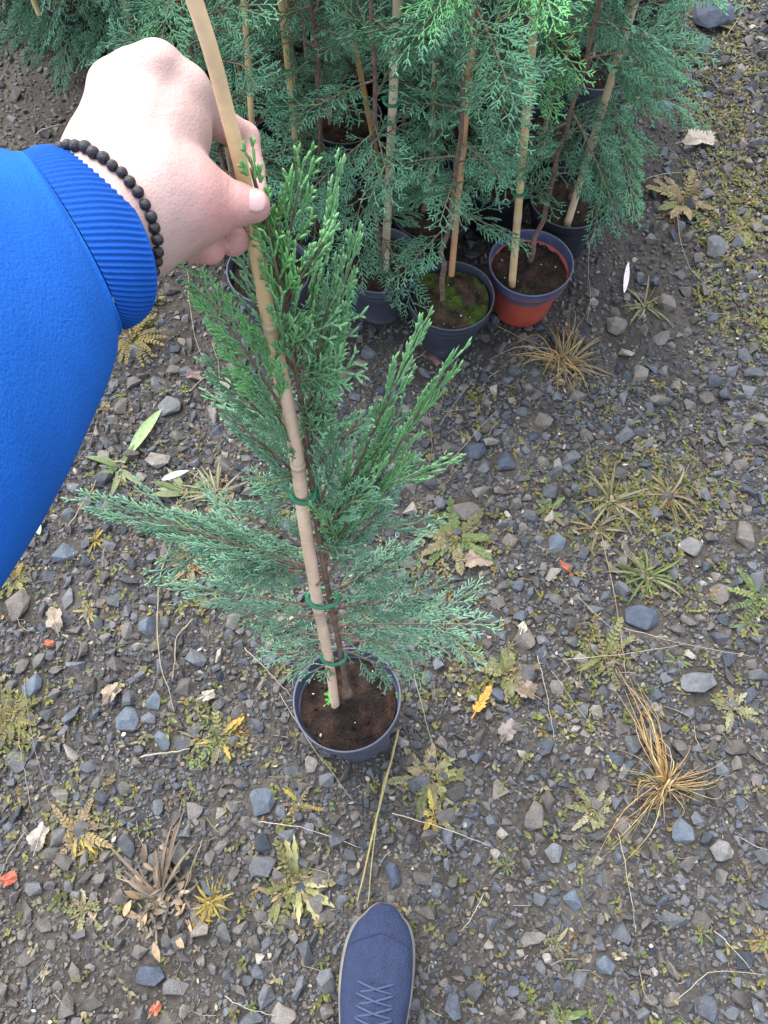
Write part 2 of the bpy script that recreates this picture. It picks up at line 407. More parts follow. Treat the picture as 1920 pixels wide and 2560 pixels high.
tag(cov.build('ground_cover', M_leafy), 'yellow-green moss and tiny creeping weeds between the stones', kind='stuff')
lit = MB(); r = np.random.RandomState(5); n = 16000
TAN = [(.24, .20, .13), (.30, .26, .18), (.15, .11, .07), (.2, .14, .08), (.11, .08, .06), (.34, .31, .25)]
X = r.uniform(-1.1, 1.15, n); Y = r.uniform(-.42, 2.0, n); mo = blob(X, Y, MOSS+[(1250, 880, 160, .7), (1700, 600, 200, .5)])
for k in range(n):
    if abs(X[k]) > .62+.34*max(0, Y[k]+.3) or in_block(X[k], Y[k]): continue
    if r.rand() > .28+.6*mo[k]: continue
    z = ground_z(X[k], Y[k])+r.uniform(.002, .010); c = np.array(TAN[r.randint(6)])*r.uniform(.6, 1.1); a = r.uniform(0, 6.28)
    if r.rand() < .55:
        L = .005+.045*r.rand()**2.5; d = np.array([math.cos(a), math.sin(a), r.normal()*.15]); s = np.array([-d[1], d[0], 0])
        p0 = np.array([X[k], Y[k], z]); tube(lit, [p0, p0+d*L*.5+s*L*r.normal()*.12, p0+d*L], r.uniform(.0004, .0009), 3, c, False)
    else:
        leaf(lit, (X[k], Y[k], z), a, r.uniform(.004, .011), r.uniform(.003, .007), r.normal()*.3, r.normal()*.4, 0, c, 3, None, r.normal()*.5, r.normal()*.2, False)
tag(lit.build('litter', M_straw), 'bits of dead leaf and chopped straw scattered over the gravel', kind='stuff')

# single straws
def gpts(pp, h=.012):
    o = []
    for (x, y) in pp:
        q = G(x, y, h); o.append(q)
    return np.array(o)
LONG = [
 ([(997, 1822), (945, 2030), (893, 2262)], 3.0, (.46, .38, .16), 'thick yellow straw leading from the front pot to the shoe'),
 ([(985, 1880), (950, 2000), (918, 2270)], 2.0, (.40, .36, .15), 'thinner greenish straw right beside the thick straw above the shoe'),
 ([(982, 2033), (1105, 2070), (1225, 2114)], 1.0, (.6, .55, .42), 'straight pale straw to the right of the thick straw'),
 ([(1546, 2084), (1568, 2200), (1590, 2330)], .9, (.5, .45, .32), 'pale straw hanging below the dry grass tuft'),
 ([(1789, 2327), (1840, 2380), (1887, 2435)], .9, (.55, .5, .38), 'short pale straw low at the right edge'),
 ([(1027, 1649), (1062, 1790), (1103, 1940)], 1.0, (.42, .38, .22), 'thin straw running down past the right side of the front pot'),
 ([(1342, 1643), (1367, 1745), (1387, 1855)], .9, (.5, .45, .33), 'upright pale straw in the gravel between pot and dry grass'),
 ([(1377, 1677), (1450, 1780), (1525, 1870)], .7, (.38, .34, .24), 'slanting thin straw next to the upright pale straw'),
 ([(1436, 1489), (1490, 1545), (1545, 1588)], .8, (.4, .37, .26), 'short straw ending at the slate-blue flat stone'),
 ([(1545, 1568), (1700, 1612), (1881, 1640)], .8, (.5, .45, .34), 'long straw crossing the slate-blue flat stone'),
 ([(1411, 1650), (1560, 1637), (1713, 1613)], .9, (.55, .5, .38), 'nearly level pale straw under the slate-blue flat stone'),
 ([(1502, 1330), (1530, 1480), (1556, 1640), (1560, 1700)], 1.3, (.33, .25, .15), 'brown dry stalk standing above the dry grass tuft'),
 ([(1110, 1173), (1180, 1090), (1238, 1025)], .9, (.42, .38, .28), 'straw slanting over the two dark slate stones'),
 ([(427, 1365), (402, 1450), (396, 1560), (406, 1660), (425, 1730), (437, 1780)], 1.6, (.40, .36, .26), 'long curved straw to the left of the conifer'),
 ([(484, 1548), (445, 1596), (441, 1650), (431, 1701)], 1.9, (.40, .35, .25), 'kinked pale stalk right of the long curved straw'),
 ([(611, 1621), (670, 1680), (732, 1743)], 1.0, (.5, .46, .35), 'pale straw pointing at the left side of the front pot'),
 ([(698, 1732), (770, 1850), (843, 1947), (880, 2000)], .9, (.40, .36, .25), 'bent straw curving under the front pot'),
 ([(351, 1892), (400, 1885), (475, 1872)], 2.3, (.5, .44, .32), 'short thick straw by the lobed green rosette'),
 ([(646, 2055), (760, 2070), (900, 2118)], .9, (.6, .55, .42), 'curved white straw below the large blue-grey stone'),
 ([(43, 1836), (62, 1940), (79, 2036)], 1.0, (.33, .29, .2), 'dull straw near the left edge'),
 ([(60, 1700), (85, 1860), (130, 2040)], .8, (.28, .24, .17), 'thin brownish straw beside the dull one at left'),
 ([(507, 2100), (480, 2170), (455, 2240)], 1.1, (.33, .31, .2), 'straw standing beside the yellow tuft'),
 ([(1686, 508), (1703, 629), (1742, 699), (1803, 738)], .9, (.4, .35, .22), 'long hooked straw in the moss at upper right'),
 ([(1538, 495), (1484, 586), (1469, 651), (1478, 738), (1469, 803)], 1.3, (.42, .37, .25), 'long S-shaped straw beside the red pot'),
 ([(1578, 460), (1640, 445), (1699, 436)], 1.2, (.5, .43, .3), 'straight straw by the drooping green sprays'),
 ([(515, 1018), (545, 985), (548, 930), (530, 850)], .9, (.55, .5, .36), 'pale straw left of the bamboo cane near the cuff'),
 ([(470, 975), (505, 950), (540, 925)], 1.7, (.42, .37, .27), 'short split straw crossing the pale one'),
 ([(470, 680), (478, 780), (500, 880), (560, 960)], .8, (.5, .44, .32), 'thin straw dropping from behind the fingers'),
 ([(170, 1320), (215, 1250), (248, 1185)], 1.5, (.42, .38, .28), 'broken straw under the long left branch'),
 ([(1100, 1060), (1160, 975), (1190, 940)], .7, (.45, .36, .24), 'thin straw below the moss-topped pot'),
 ([(1020, 905), (1060, 880), (1085, 850)], .8, (.4, .35, .24), 'small straw below the moss-topped pot near a brown leaf'),
 ([(1240, 810), (1330, 860), (1392, 920)], .8, (.42, .33, .2), 'straw between the red pot and the gold grass'),
 ([(85, 325), (120, 312), (150, 302)], 2.0, (.42, .38, .30), 'pale stick on the bare soil at upper left'),
 ([(1815, 90), (1850, 40), (1870, 0)], 1.0, (.45, .42, .34), 'white stalk among dark rocks at the top right'),
 ([(1080, 1130), (1075, 1060), (1050, 1000)], .7, (.3, .22, .15), 'brown stalk close to the right-hand sprays'),
 ([(1210, 2230), (1180, 2290), (1150, 2330)], .9, (.5, .46, .34), 'small straw just right of the shoe'),
 ([(1700, 2500), (1780, 2430), (1920, 2440)], .8, (.5, .45, .35), 'bent straw at the bottom right corner'),
 ([(1600, 2420), (1612, 2490), (1660, 2530)], .8, (.33, .3, .2), 'dark straw at the bottom right'),
 ([(560, 2490), (620, 2520), (700, 2540)], .9, (.55, .5, .4), 'white straw at the bottom left of the shoe'),
 ([(60, 2080), (20, 2150), (0, 2200)], 1.0, (.45, .4, .3), 'pale straw at the lower left edge'),
]
r = np.random.RandomState(11)
for pp, wmm, c, lb in LONG:
    mb = MB(); p = gpts(pp, .014); m = 14; q = spline(p, m)
    q[:, 2] = ground_z(q[:, 0], q[:, 1])+.011+.006*np.sin(np.linspace(0, 3.1, m))+r.normal(size=m)*.0006
    q[:, :2] += r.normal(size=(m, 2))*.0006
    t = np.linspace(0, 1, m)
    tube(mb, q, wmm*.00115*(1-.5*t)+.0001, 5, np.array(c)*.68*(1-.25*r.rand(m, 1)), True, .6)
    o = mb.build('straw', M_straw); tag(o, lb, 'straw', 'loose straws lying on the gravel')

# weeds
def weed(name, px, py, rad, nl, kind, cols, label, cat='weed', group='small weeds growing in the gravel', seed=0, dirs=None, tip=None):
    r = np.random.RandomState(seed+px); c = G(px, py, 0); sc = np.dot(c-CAM, FWD)/F; Rr = rad*sc*(.82 if kind in ('lobed', 'fern', 'broad') else 1.0); nl = int(nl*1.35)
    cols = [(np.array(q)*.45+np.array([.16, .145, .085])*.35)*(.62 if name == 'moss_clump' else .9) for q in cols]
    z = ground_z(c[0], c[1])+.002; mb = MB()
    for k in range(nl):
        a = 6.283*k/nl+r.normal()*.25 if dirs is None else dirs[k % len(dirs)]+r.normal()*.16
        L = Rr*r.uniform(.35, 1.1); col = np.array(cols[r.randint(len(cols))])*r.uniform(.8, 1.2)
        b = (c[0]+math.cos(a)*.002, c[1]+math.sin(a)*.002, z)
        tc = None if tip is None or r.rand() > .6 else np.array(tip)
        if kind == 'lobed' and r.rand() < .55: compound(mb, b, a, L, r.uniform(.2, .7), r.uniform(.5, 1.1), col*r.uniform(.7, 1.15), r, W=Rr*r.uniform(.10, .15), n=7)
        elif kind == 'lobed': [leaf(mb, (b[0]+r.normal()*.002, b[1]+r.normal()*.002, b[2]), a+r.normal()*.25, L*f_, L*f_*r.uniform(.13, .2), r.uniform(.2, .9), r.uniform(.6, 1.3), 4.5, col*r.uniform(.75, 1.2), 18, r, r.normal()*.5, .2, True, tc) for f_ in (1, r.uniform(.4, .7))]
        elif kind == 'blade': leaf(mb, b, a, L, .0028+L*.02, r.uniform(.3, 1.0), r.uniform(.5, 1.5), 0, col, 8, r, r.normal()*.5, .3, True, tc)
        elif kind == 'broad': leaf(mb, b, a, L, L*.19, r.uniform(.2, .6), r.uniform(.4, .9), 0, col, 10, r, r.normal()*.3, .1, True, tc)
        elif kind == 'fern': compound(mb, b, a, L, r.uniform(.3, .7), r.uniform(.4, 1.0), col*r.uniform(.7, 1.2), r, W=max(.005, Rr*.16) if name != 'moss_clump' else .0062, n=8)
    for k in range(int(nl*3.5)):      # small young and withered leaves round the foot
        a = r.uniform(0, 6.28); q = Rr*min(1.0, abs(r.normal()))*.42; x_, y_ = c[0]+q*math.cos(a), c[1]+q*math.sin(a); cl_ = np.array(cols[r.randint(len(cols))])
        if r.rand() < .35: cl_ = np.array([.26, .19, .11])
        leaf(mb, (x_, y_, float(ground_z(x_, y_))+r.uniform(.002, .008)), r.uniform(0, 6.28), Rr*r.uniform(.08, .24), Rr*r.uniform(.03, .08), r.uniform(.1, 1.1), r.uniform(.3, 1.2), 0, cl_*r.uniform(.6, 1.25), 4, None, r.normal()*.5, .2, False)
    o = mb.build(name, M_leafy if kind != 'blade' or cat == 'weed' else M_straw)
    return tag(o, label, cat, group)
YG = [(.24, .26, .06), (.18, .23, .05), (.30, .27, .10), (.30, .23, .13)]; GR = [(.08, .2, .04), (.12, .24, .05), (.18, .28, .06)]
OL = [(.16, .2, .06), (.24, .25, .09), (.3, .28, .14)]; PL = [(.34, .34, .18), (.28, .30, .13), (.40, .36, .24)]; YE = [(.55, .38, .04), (.5, .42, .06)]
GO = [(.36, .24, .1), (.42, .31, .15), (.30, .19, .07), (.34, .29, .17)]; DK = [(.06, .045, .04), (.1, .08, .07), (.16, .12, .1)]
weed('rosette_weed', 742, 2205, 150, 13, 'lobed', YG+OL, 'large yellow-green lobed rosette just above left of the shoe', tip=(.45, .42, .2))
weed('rosette_weed', 700, 2235, 85, 9, 'broad', YG, 'small yellow-green plant tucked under the left of the large rosette')
weed('fern_weed', 1072, 1945, 105, 12, 'fern', OL+YG, 'fern-leaved weed to the right of the thick straw below the front pot')
weed('fern_weed', 1085, 2040, 60, 6, 'fern', YE+OL, 'small yellowing fern-leaved weed under the bigger one')
weed('yellow_tuft', 528, 2255, 62, 26, 'blade', YE, 'bright yellow spiky tuft on the lower left soil')
weed('yellow_tuft', 505, 2295, 42, 14, 'blade', YE, 'smaller half of the yellow spiky growth just below the bright tuft')
weed('rosette_weed', 215, 2275, 90, 11, 'lobed', PL+OL, 'pale green rosette on bare soil at the lower left')
weed('rosette_weed', 552, 1852, 100, 12, 'lobed', GR+OL, 'green rosette with orange tips left below the front pot', tip=(.55, .28, .05))
weed('rosette_weed', 500, 1850, 60, 8, 'blade', OL, 'thin-leaved tuft growing out of the left of the orange-tipped rosette')
weed('rosette_weed', 745, 2010, 70, 8, 'lobed', YG+YE, 'small rosette with reddish leaves right of the large blue-grey stone', tip=(.4, .15, .05))
weed('withered_plant', 200, 2080, 110, 11, 'lobed', [(.32, .26, .17), (.42, .3, .12), (.3, .2, .12)], 'withered brown rosette with yellow spots at the left', tip=(.5, .35, .06))
weed('withered_plant', 240, 2110, 60, 7, 'broad', YE+PL, 'yellowing plant mixed into the right of the withered brown rosette')
weed('dead_stalks', 402, 2250, 150, 16, 'blade', DK+[(.3, .22, .17)], 'blackened dead stalks fanning upward on the lower left', 'dead plant', dirs=[1.3, 1.6, 1.9, 2.2, 2.5, 1.1, .7, 3.0])
weed('dead_stalks', 405, 2245, 230, 7, 'blade', [(.26, .16, .12), (.14, .09, .08)], 'long reddish-brown dead stems rising from the blackened stalks', 'dead plant', dirs=[1.45, 1.6, 1.8, 2.1])
weed('rosette_weed', 1505, 1645, 110, 13, 'lobed', OL+YG, 'olive lobed rosette where two straws cross in the middle right')
weed('rosette_weed', 1270, 1690, 85, 10, 'fern', YG+OL, 'yellow-green weed in leaf litter right of the front pot')
weed('grass_tuft', 1525, 1255, 105, 26, 'blade', OL+PL, 'wide tuft of short olive grass, highest in the middle right')
weed('grass_tuft', 1672, 1240, 85, 20, 'blade', OL+GO, 'dry grass tuft right of the widest olive one')
weed('rosette_weed', 1490, 1325, 80, 12, 'blade', PL+GO, 'straw-coloured dead rosette under the olive grass')
weed('rosette_weed', 1370, 1285, 60, 8, 'fern', GR+YG, 'small feathery green weed right of the long brown stone')
weed('grass_tuft', 1612, 1445, 115, 26, 'blade', OL+GR, 'tuft of grass with dark green middle above the slate-blue flat stone')
weed('fern_weed', 1135, 1350, 115, 11, 'fern', OL+GR, 'olive fern-leaved weed touching the right-hand sprays')
weed('leafy_weed', 1895, 1500, 110, 14, 'lobed', GR, 'bright green leafy weed at the right edge')
weed('leafy_weed', 1870, 1560, 70, 8, 'broad', GR+YG, 'low light green plant under the bright weed at the right edge')
weed('rosette_weed', 1827, 1770, 95, 13, 'lobed', PL, 'pale whitish-green rosette on the right')
weed('rosette_weed', 1482, 2030, 70, 9, 'fern', PL+OL, 'pale weed left below the dry grass tuft')
weed('rosette_weed', 1385, 2360, 70, 8, 'broad', PL+OL, 'whitish seedling just to the right of the shoe')
weed('leafy_weed', 1400, 2545, 85, 9, 'broad', GR, 'fresh green plant cut by the bottom edge right of the shoe')
weed('grass_sprig', 1265, 2165, 32, 7, 'blade', GR, 'tiny bright green grass sprig below the big brown stone')
weed('grass_sprig', 1755, 2330, 32, 6, 'blade', GR, 'tiny green grass sprig in the fine gravel at lower right')
weed('grass_sprig', 1905, 2350, 60, 12, 'blade', GO, 'rusty tuft cut by the right edge low down')
weed('leafy_weed', 1690, 1655, 40, 6, 'broad', GR, 'single green leafy bit below the crossing straws')
weed('leafy_weed', 1775, 1235, 55, 7, 'broad', YG+GR, 'bright little plant right of the dry grass tufts')
weed('rosette_weed', 1608, 770, 85, 14, 'blade', OL+PL, 'pale dry rosette right of the red pot')
weed('rosette_weed', 1700, 520, 100, 16, 'fern', GO+YG, 'brown and yellow withered weed in the moss at right')
weed('leafy_weed', 1840, 85, 60, 8, 'broad', GR+YG, 'light green sprout by the dark rocks at the top right')
weed('leafy_weed', 1860, 580, 80, 10, 'fern', YG, 'yellow-green creeping weed at the right edge above the oval stone')
weed('rosette_weed', 225, 1530, 45, 10, 'broad', [(.4, .36, .15), (.5, .4, .1)], 'small yellow and cream rosette left of the blue stones')
weed('rosette_weed', 240, 1355, 45, 8, 'blade', YE, 'thin yellow sprout under the long left branch')
weed('rosette_weed', 590, 1830, 45, 7, 'broad', [(.5, .22, .05), (.55, .35, .05)], 'orange leaves beside the front pot rosette')
weed('leafy_weed', 500, 1790, 35, 5, 'broad', YE, 'yellow leaf pair on a little stem left of the front pot')
weed('moss_clump', 330, 850, 110, 34, 'fern', [(.33, .28, .07), (.4, .3, .05), (.26, .24, .08)], 'golden moss clump just right of the sleeve edge')
weed('moss_clump', 350, 760, 90, 24, 'fern', [(.3, .28, .1), (.24, .24, .1)], 'olive moss clump under the knitted cuff')
weed('moss_clump', 30, 1790, 90, 30, 'fern', [(.35, .36, .1), (.3, .28, .06)], 'yellow-green moss clump at the left edge')
weed('moss_clump', 40, 1450, 50, 14, 'fern', [(.35, .36, .1), (.4, .3, .06)], 'small yellow moss clump under the sleeve at the left edge')
weed('grass_tuft', 545, 1240, 95, 34, 'blade', PL+[(.5, .5, .35)], 'pale cut grass heap behind the long left branch', dirs=[2.2, 2.6, 3.0, 1.8, 1.4, 3.4, 5.2, .3])
weed('leafy_weed', 470, 1235, 120, 9, 'broad', [(.3, .4, .18), (.4, .48, .28), (.14, .28, .08)], 'pulled-up weed with wide pale leaves beside the cut grass', dirs=[2.3, 2.9, 3.3, .1, .5])
weed('leafy_weed', 300, 1170, 120, 8, 'broad', [(.16, .3, .1), (.32, .42, .2)], 'limp green leaves lying between sleeve and cut grass', dirs=[2.8, 5.6, 5.2, 1.0, 3.3])
weed('rosette_weed', 640, 1205, 40, 7, 'broad', YE+OL, 'yellow leaf bunch left of the cane above the first low tie')
weed('grass_tuft', 480, 1420, 90, 18, 'blade', GO, 'dry orange-brown grass beneath the left branches')
weed('grass_tuft', 1415, 915, 120, 30, 'blade', GO, 'golden dry grass tuft below the red pot', dirs=[1.2, 1.5, 1.9, .6, 2.9, 3.2, 5.6, 6.1, .1])
# the big dry tuft: bundles of blades
def tuft(px, py, arms, label):
    r = np.random.RandomState(px); mb = MB(); c = G(px, py, .006)
    for (tx, ty, n, wmm) in arms:
        t = G(tx, ty, .008)
        for k in range(n):
            e = t+np.array([*r.normal(size=2)*.018, 0]); f = r.uniform(.55, 1.05); e = c+(e-c)*f
            m = (c+e)/2+np.array([*r.normal(size=2)*.01, .02+.015*r.rand()]); q = spline([c+np.array([*r.normal(size=2)*.004, 0]), m, e], 9)
            q[:, 2] = np.maximum(q[:, 2], ground_z(q[:, 0], q[:, 1])+.006)
            tube(mb, q, wmm*r.uniform(.001, .0024)*np.linspace(1, .25, 9), 4, np.array(GO[r.randint(4)])*r.uniform(.65, 1.25), False, .3)
    return tag(mb.build('dry_grass_tuft', M_straw), label, 'grass tuft', 'small weeds growing in the gravel')
tuft(1660, 1962, [(1555, 1690, 14, 1.9), (1600, 1800, 10, 1.8), (1850, 1940, 15, 1.3), (1540, 1950, 9, 1.1), (1500, 1905, 6, .9), (1460, 2130, 7, 1.1), (1555, 2060, 8, 1.1), (1730, 1900, 7, 1.5), (1690, 2040, 4, .9), (1760, 1985, 6, 1.2), (1600, 2000, 6, 1.3)],
     'large star-shaped tuft of golden dry grass on the right')
tuft(1400, 900, [(1440, 780, 7, 1.0), (1395, 800, 6, 1.0), (1220, 870, 7, .9), (1270, 940, 5, .8), (1490, 960, 7, .9), (1420, 1000, 6, .8), (1330, 930, 6, .8)],
     'wispy golden grass fanning out under the red pot')

# fallen leaves
def oak_leaf(px, py, size, col, label, rot=0, lob=5, name='fallen_leaf', depth=.2, asp=.7):
    c = G(px, py, .012); sc = np.dot(c-CAM, FWD)/F; L = size*sc/2; r = np.random.RandomState(px)
    a = np.linspace(0, 2*np.pi, 49)[:-1]; rr = (1-depth*(.5+.5*np.cos(a*lob+1.+.5*np.sin(a*2))))*(1+r.normal(size=48)*.07)*(1+.18*np.sin(a+px))
    rings = [0.0, .5, 1.0]; v = [[0, 0, .003]]
    for k in (.5, 1.):
        for q in range(48):
            x = math.cos(a[q])*rr[q]*L*k; y = math.sin(a[q])*rr[q]*L*k*asp
            v.append([x, y, .003*math.sin(x/L*3+2)+.004*k*math.sin(a[q]*3+1)+abs(y)*.25])
    v = np.array(v); cs, sn = math.cos(rot), math.sin(rot); v[:, :2] = v[:, :2]@np.array([[cs, sn], [-sn, cs]])
    v += np.array([c[0], c[1], ground_z(c[0], c[1])+.010])
    t = [[0, 1+q, 1+(q+1) % 48] for q in range(48)]; qd = [[1+q, 49+q, 49+(q+1) % 48, 1+(q+1) % 48] for q in range(48)]
    mb = MB(); mb.add(v, qd, t, (np.array(col)*.6+.02)*(1+r.normal(size=(len(v), 1))*.06))
    d = np.array([cs, sn, 0]); p0 = np.array([c[0], c[1], v[0, 2]+.0008]); tube(mb, [p0-d*L*1.35, p0-d*L*.5, p0+d*L*.8], [.0007, .0007, .0003], 4, np.array(col)*.8, False)
    return tag(mb.build(name, M_straw), label, 'leaf', 'fallen leaves on the ground')
oak_leaf(1742, 352, 92, (.42, .36, .28), 'large beige lobed leaf lying on the moss at upper right', .3)
oak_leaf(282, 1730, 60, (.33, .25, .17), 'tan curled oak leaf above the largest left-hand stone', 1)
oak_leaf(140, 1555, 66, (.30, .24, .18), 'dull brown leaf left of the small yellow rosette', 2)
oak_leaf(518, 1738, 42, (.46, .42, .33), 'cream leaf scrap left of the front pot', .5)
oak_leaf(1305, 1568, 36, (.52, .48, .36), 'cream leaf flake on the brown wedge stone', 1.2)
oak_leaf(1190, 1455-60, 80, (.34, .25, .18), 'brown crumpled leaf among the right-hand sprays', .2)
oak_leaf(1310, 1725, 70, (.28, .21, .16), 'brown leaf right of the front pot under the fern weed', 2.6)
oak_leaf(1270, 1830, 64, (.24, .2, .17), 'grey-brown lobed leaf below the orange twig', .9)
oak_leaf(545, 1380, 50, (.35, .27, .19), 'tan leaf beneath the left branches', 1.9)
oak_leaf(100, 2090, 70, (.36, .32, .27), 'pale grey leaf left of the withered rosette', 1.4)
oak_leaf(480, 935, 42, (.26, .19, .17), 'reddish-brown leaf on the gravel left of the cane', .2)
oak_leaf(125, 1610, 26, (.62, .16, .08), 'little coral-red petal on the left gravel', .2, 2, depth=.2)
oak_leaf(1415, 1420, 42, (.5, .1, .02), 'curled orange-red leaf under the rounded blue-grey stone', 2.1, 1, depth=.1, asp=.25)
oak_leaf(20, 2200, 46, (.5, .1, .05), 'small red leaf at the lower left edge', .5, 2, depth=.2)
oak_leaf(655, 1345, 40, (.3, .07, .03), 'dark red leaf showing through the left branches', .5, 2, depth=.2)
oak_leaf(385, 2560-35, 36, (.5, .14, .06), 'red leaf scrap at the bottom edge', .9, 2, depth=.2)
oak_leaf(1085, 890, 80, (.16, .08, .065), 'dark maroon curled leaf below the moss-topped pot', -.8, 2, depth=.35, asp=.35)
oak_leaf(715, 1560, 60, (.36, .22, .16), 'reddish leaf litter seen behind the low sprays', .5)
oak_leaf(1040, 1590, 50, (.42, .24, .15), 'orange-brown leaf under the lowest right spray', .9)
def lens_leaf(px, py, qx, qy, wd, col, label, h=.016):
    a = G(px, py, h); b = G(qx, qy, h); a[2] = ground_z(a[0], a[1])+.012; d = b-a; L = np.linalg.norm(d[:2]); mb = MB()
    leaf(mb, a, math.atan2(d[1], d[0]), L, wd, .15, .25, 0, col, 10, None, .2, .12)
    return tag(mb.build('fallen_leaf', M_straw), label, 'leaf', 'fallen leaves on the ground')
lens_leaf(1562, 728, 1572, 652, .011, (.55, .5, .5), 'narrow lilac-white willow leaf right of the red pot')
lens_leaf(402, 1195, 470, 1172, .011, (.55, .5, .48), 'narrow white willow leaf above the cut grass')
lens_leaf(318, 1130, 402, 1018, .020, (.20, .29, .13), 'pale green lance-shaped leaf right of the sleeve')
lens_leaf(90, 1305, 98, 1335, .014, (.25, .42, .25), 'round soft green leaf at the sleeve edge')
# orange cypress twig on the ground
mb = MB(); b = G(1180, 1795, .012); b[2] = ground_z(b[0], b[1])+.012; compound(mb, b, 1.0, .05, .2, .3, (.40, .19, .03), np.random.RandomState(3), W=.009, n=9)
tag(mb.build('fallen_twig', M_straw), 'orange dead cypress twig right of the front pot', 'twig')

# ------------------------------------------------------------------ conifer sprays
def template(L, W, r, bare=.08, dens=1.0):
    A = []; B = []; Rr = []; U = []
    xs = np.linspace(0, L, 13)
    for k in range(12):
        A.append((xs[k], 0, 0)); B.append((xs[k+1], 0, 0)); Rr.append(.0013-.0004*k/12); U.append(-.5+.8*k/12)
    x = L*bare; sgn = 1; sp = .0105/dens
    while x < L*.985:
        t = x/L; prof = min(1, (t-bare*.6)/.16)**.7*(1-t)**.62
        l2 = W*prof*r.uniform(.75, 1.12)+.005
        ang = R(46-14*t)+r.normal()*.06; y = 0; xx = x; z = 0; zr = r.normal()*.12
        n3 = max(2, int(l2/.0060)); st = l2/n3; a = ang
        for q in range(n3):
            u = q/n3; nx_ = xx+st*math.cos(a); ny_ = y+sgn*st*math.sin(a); nz = z+st*zr
            A.append((xx, y, z)); B.append((nx_, ny_, nz)); Rr.append(.00115-.0001*u); U.append(u*.8)
            if q > 0:
                for s3 in ((1, -1) if q < n3-1 else (1, -1)):
                    if r.rand() < .05: continue
                    l3 = min(.0150, (l2*(1-u))*.5+.0035)*r.uniform(.75, 1.15); a3 = a+s3*R(34)+r.normal()*.08
                    ex = nx_+l3*math.cos(a3); ey = ny_+sgn*l3*math.sin(a3); ez = nz+l3*r.normal()*.12
                    A.append((nx_, ny_, nz)); B.append((ex, ey, ez)); Rr.append(.00105); U.append(min(1, u*.7+.35))
                    if l3 > .0138:
                        for s4 in (1, -1):
                            f = r.uniform(.4, .65); l4 = l3*.45; a4 = a3+s4*R(36)
                            mx_, my_, mz_ = nx_+(ex-nx_)*f, ny_+(ey-ny_)*f, nz+(ez-nz)*f
                            A.append((mx_, my_, mz_)); B.append((mx_+l4*math.cos(a4), my_+sgn*l4*math.sin(a4), mz_)); Rr.append(.00098); U.append(min(1, u*.7+.4))
            xx, y, z = nx_, ny_, nz; a -= R(3.2)
        sgn = -sgn; x += sp*r.uniform(.8, 1.2)*.9
    A = np.array(A); B = np.array(B); sc = np.array([1/L, 1, 1])
    return A*sc, B*sc, np.array(Rr), np.array(U)
TPL = {}
_r = np.random.RandomState(77)
for Lc in (5, 8, 12, 17, 23):
    for kk in range(3): TPL[(Lc, kk)] = template(Lc/100., .012+.0026*Lc if Lc > 5 else .02, _r, dens=.82 if Lc > 12 else 1.)
TW_T = np.array([0, .5, 1.0])
def twigs_to_mesh(mb, A, B, Rr, C):
    """each twig: two 3-rings and a blunt tip"""
    D = B-A; L = np.linalg.norm(D, axis=1, keepdims=True)+1e-9; T = D/L
    ref = np.where(np.abs(T[:, 2:3]) > .9, np.array([[1., 0, 0]]), np.array([[0, 0, 1.]]))
    N = nrm(np.cross(T, ref)); Bn = np.cross(T, N); n = len(A); V = np.zeros((n, 7, 3))
    for k in range(3):
        a = 2.0944*k; off = (math.cos(a)*N+math.sin(a)*Bn)*Rr[:, None]
        V[:, k] = A+off*.85; V[:, 3+k] = A+D*.72+off*1.05
    V[:, 6] = B+T*Rr[:, None]*.6
    base = (np.arange(n)*7)[:, None]
    q = np.concatenate([base+np.array([[k, (k+1) % 3, 3+(k+1) % 3, 3+k]]) for k in range(3)])
    t = np.concatenate([base+np.array([[3+k, 3+(k+1) % 3, 6]]) for k in range(3)])
    mb.add(V.reshape(-1, 3), q, t, np.repeat(C, 7, 0))
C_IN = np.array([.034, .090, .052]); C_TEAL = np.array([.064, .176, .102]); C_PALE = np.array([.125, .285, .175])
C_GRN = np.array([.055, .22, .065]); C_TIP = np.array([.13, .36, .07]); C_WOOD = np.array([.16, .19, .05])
def spray(acc, P0, P1, P2, normal, r, W=1.0, tone=.4, green=0.0, droop=1.2, wood=.3):
    """lay a flat spray along the curve P0-P1-P2"""
    P0, P1, P2 = map(np.asarray, (P0, P1, P2)); L = np.linalg.norm(P1-P0)+np.linalg.norm(P2-P1)
    Lc = min((5, 8, 12, 17, 23), key=lambda q: abs(q-L*100)); A, B, Rr, U = TPL[(Lc, r.randint(3))]
    def mp(Q):
        t = Q[:, :1]; C = (1-t)**2*P0+2*t*(1-t)*P1+t*t*P2; T = nrm(2*(1-t)*(P1-P0)+2*t*(P2-P1))
        s = nrm(np.cross(T, normal)); nn = np.cross(s, T)
        y = Q[:, 1:2]*W; return C+s*y+nn*Q[:, 2:3]-nn*(y*y)*droop*8*.5
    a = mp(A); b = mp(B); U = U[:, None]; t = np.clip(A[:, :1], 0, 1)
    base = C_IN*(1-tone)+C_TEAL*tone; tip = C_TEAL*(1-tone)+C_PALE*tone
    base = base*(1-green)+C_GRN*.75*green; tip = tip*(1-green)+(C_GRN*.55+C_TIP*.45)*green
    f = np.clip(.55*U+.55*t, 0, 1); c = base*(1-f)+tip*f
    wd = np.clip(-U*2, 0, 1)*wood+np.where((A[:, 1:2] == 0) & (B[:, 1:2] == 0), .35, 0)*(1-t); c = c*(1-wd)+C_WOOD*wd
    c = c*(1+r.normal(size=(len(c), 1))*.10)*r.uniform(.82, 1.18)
    acc.append((a, b, Rr*(.9+.1*W), np.clip(c, .003, 1)))
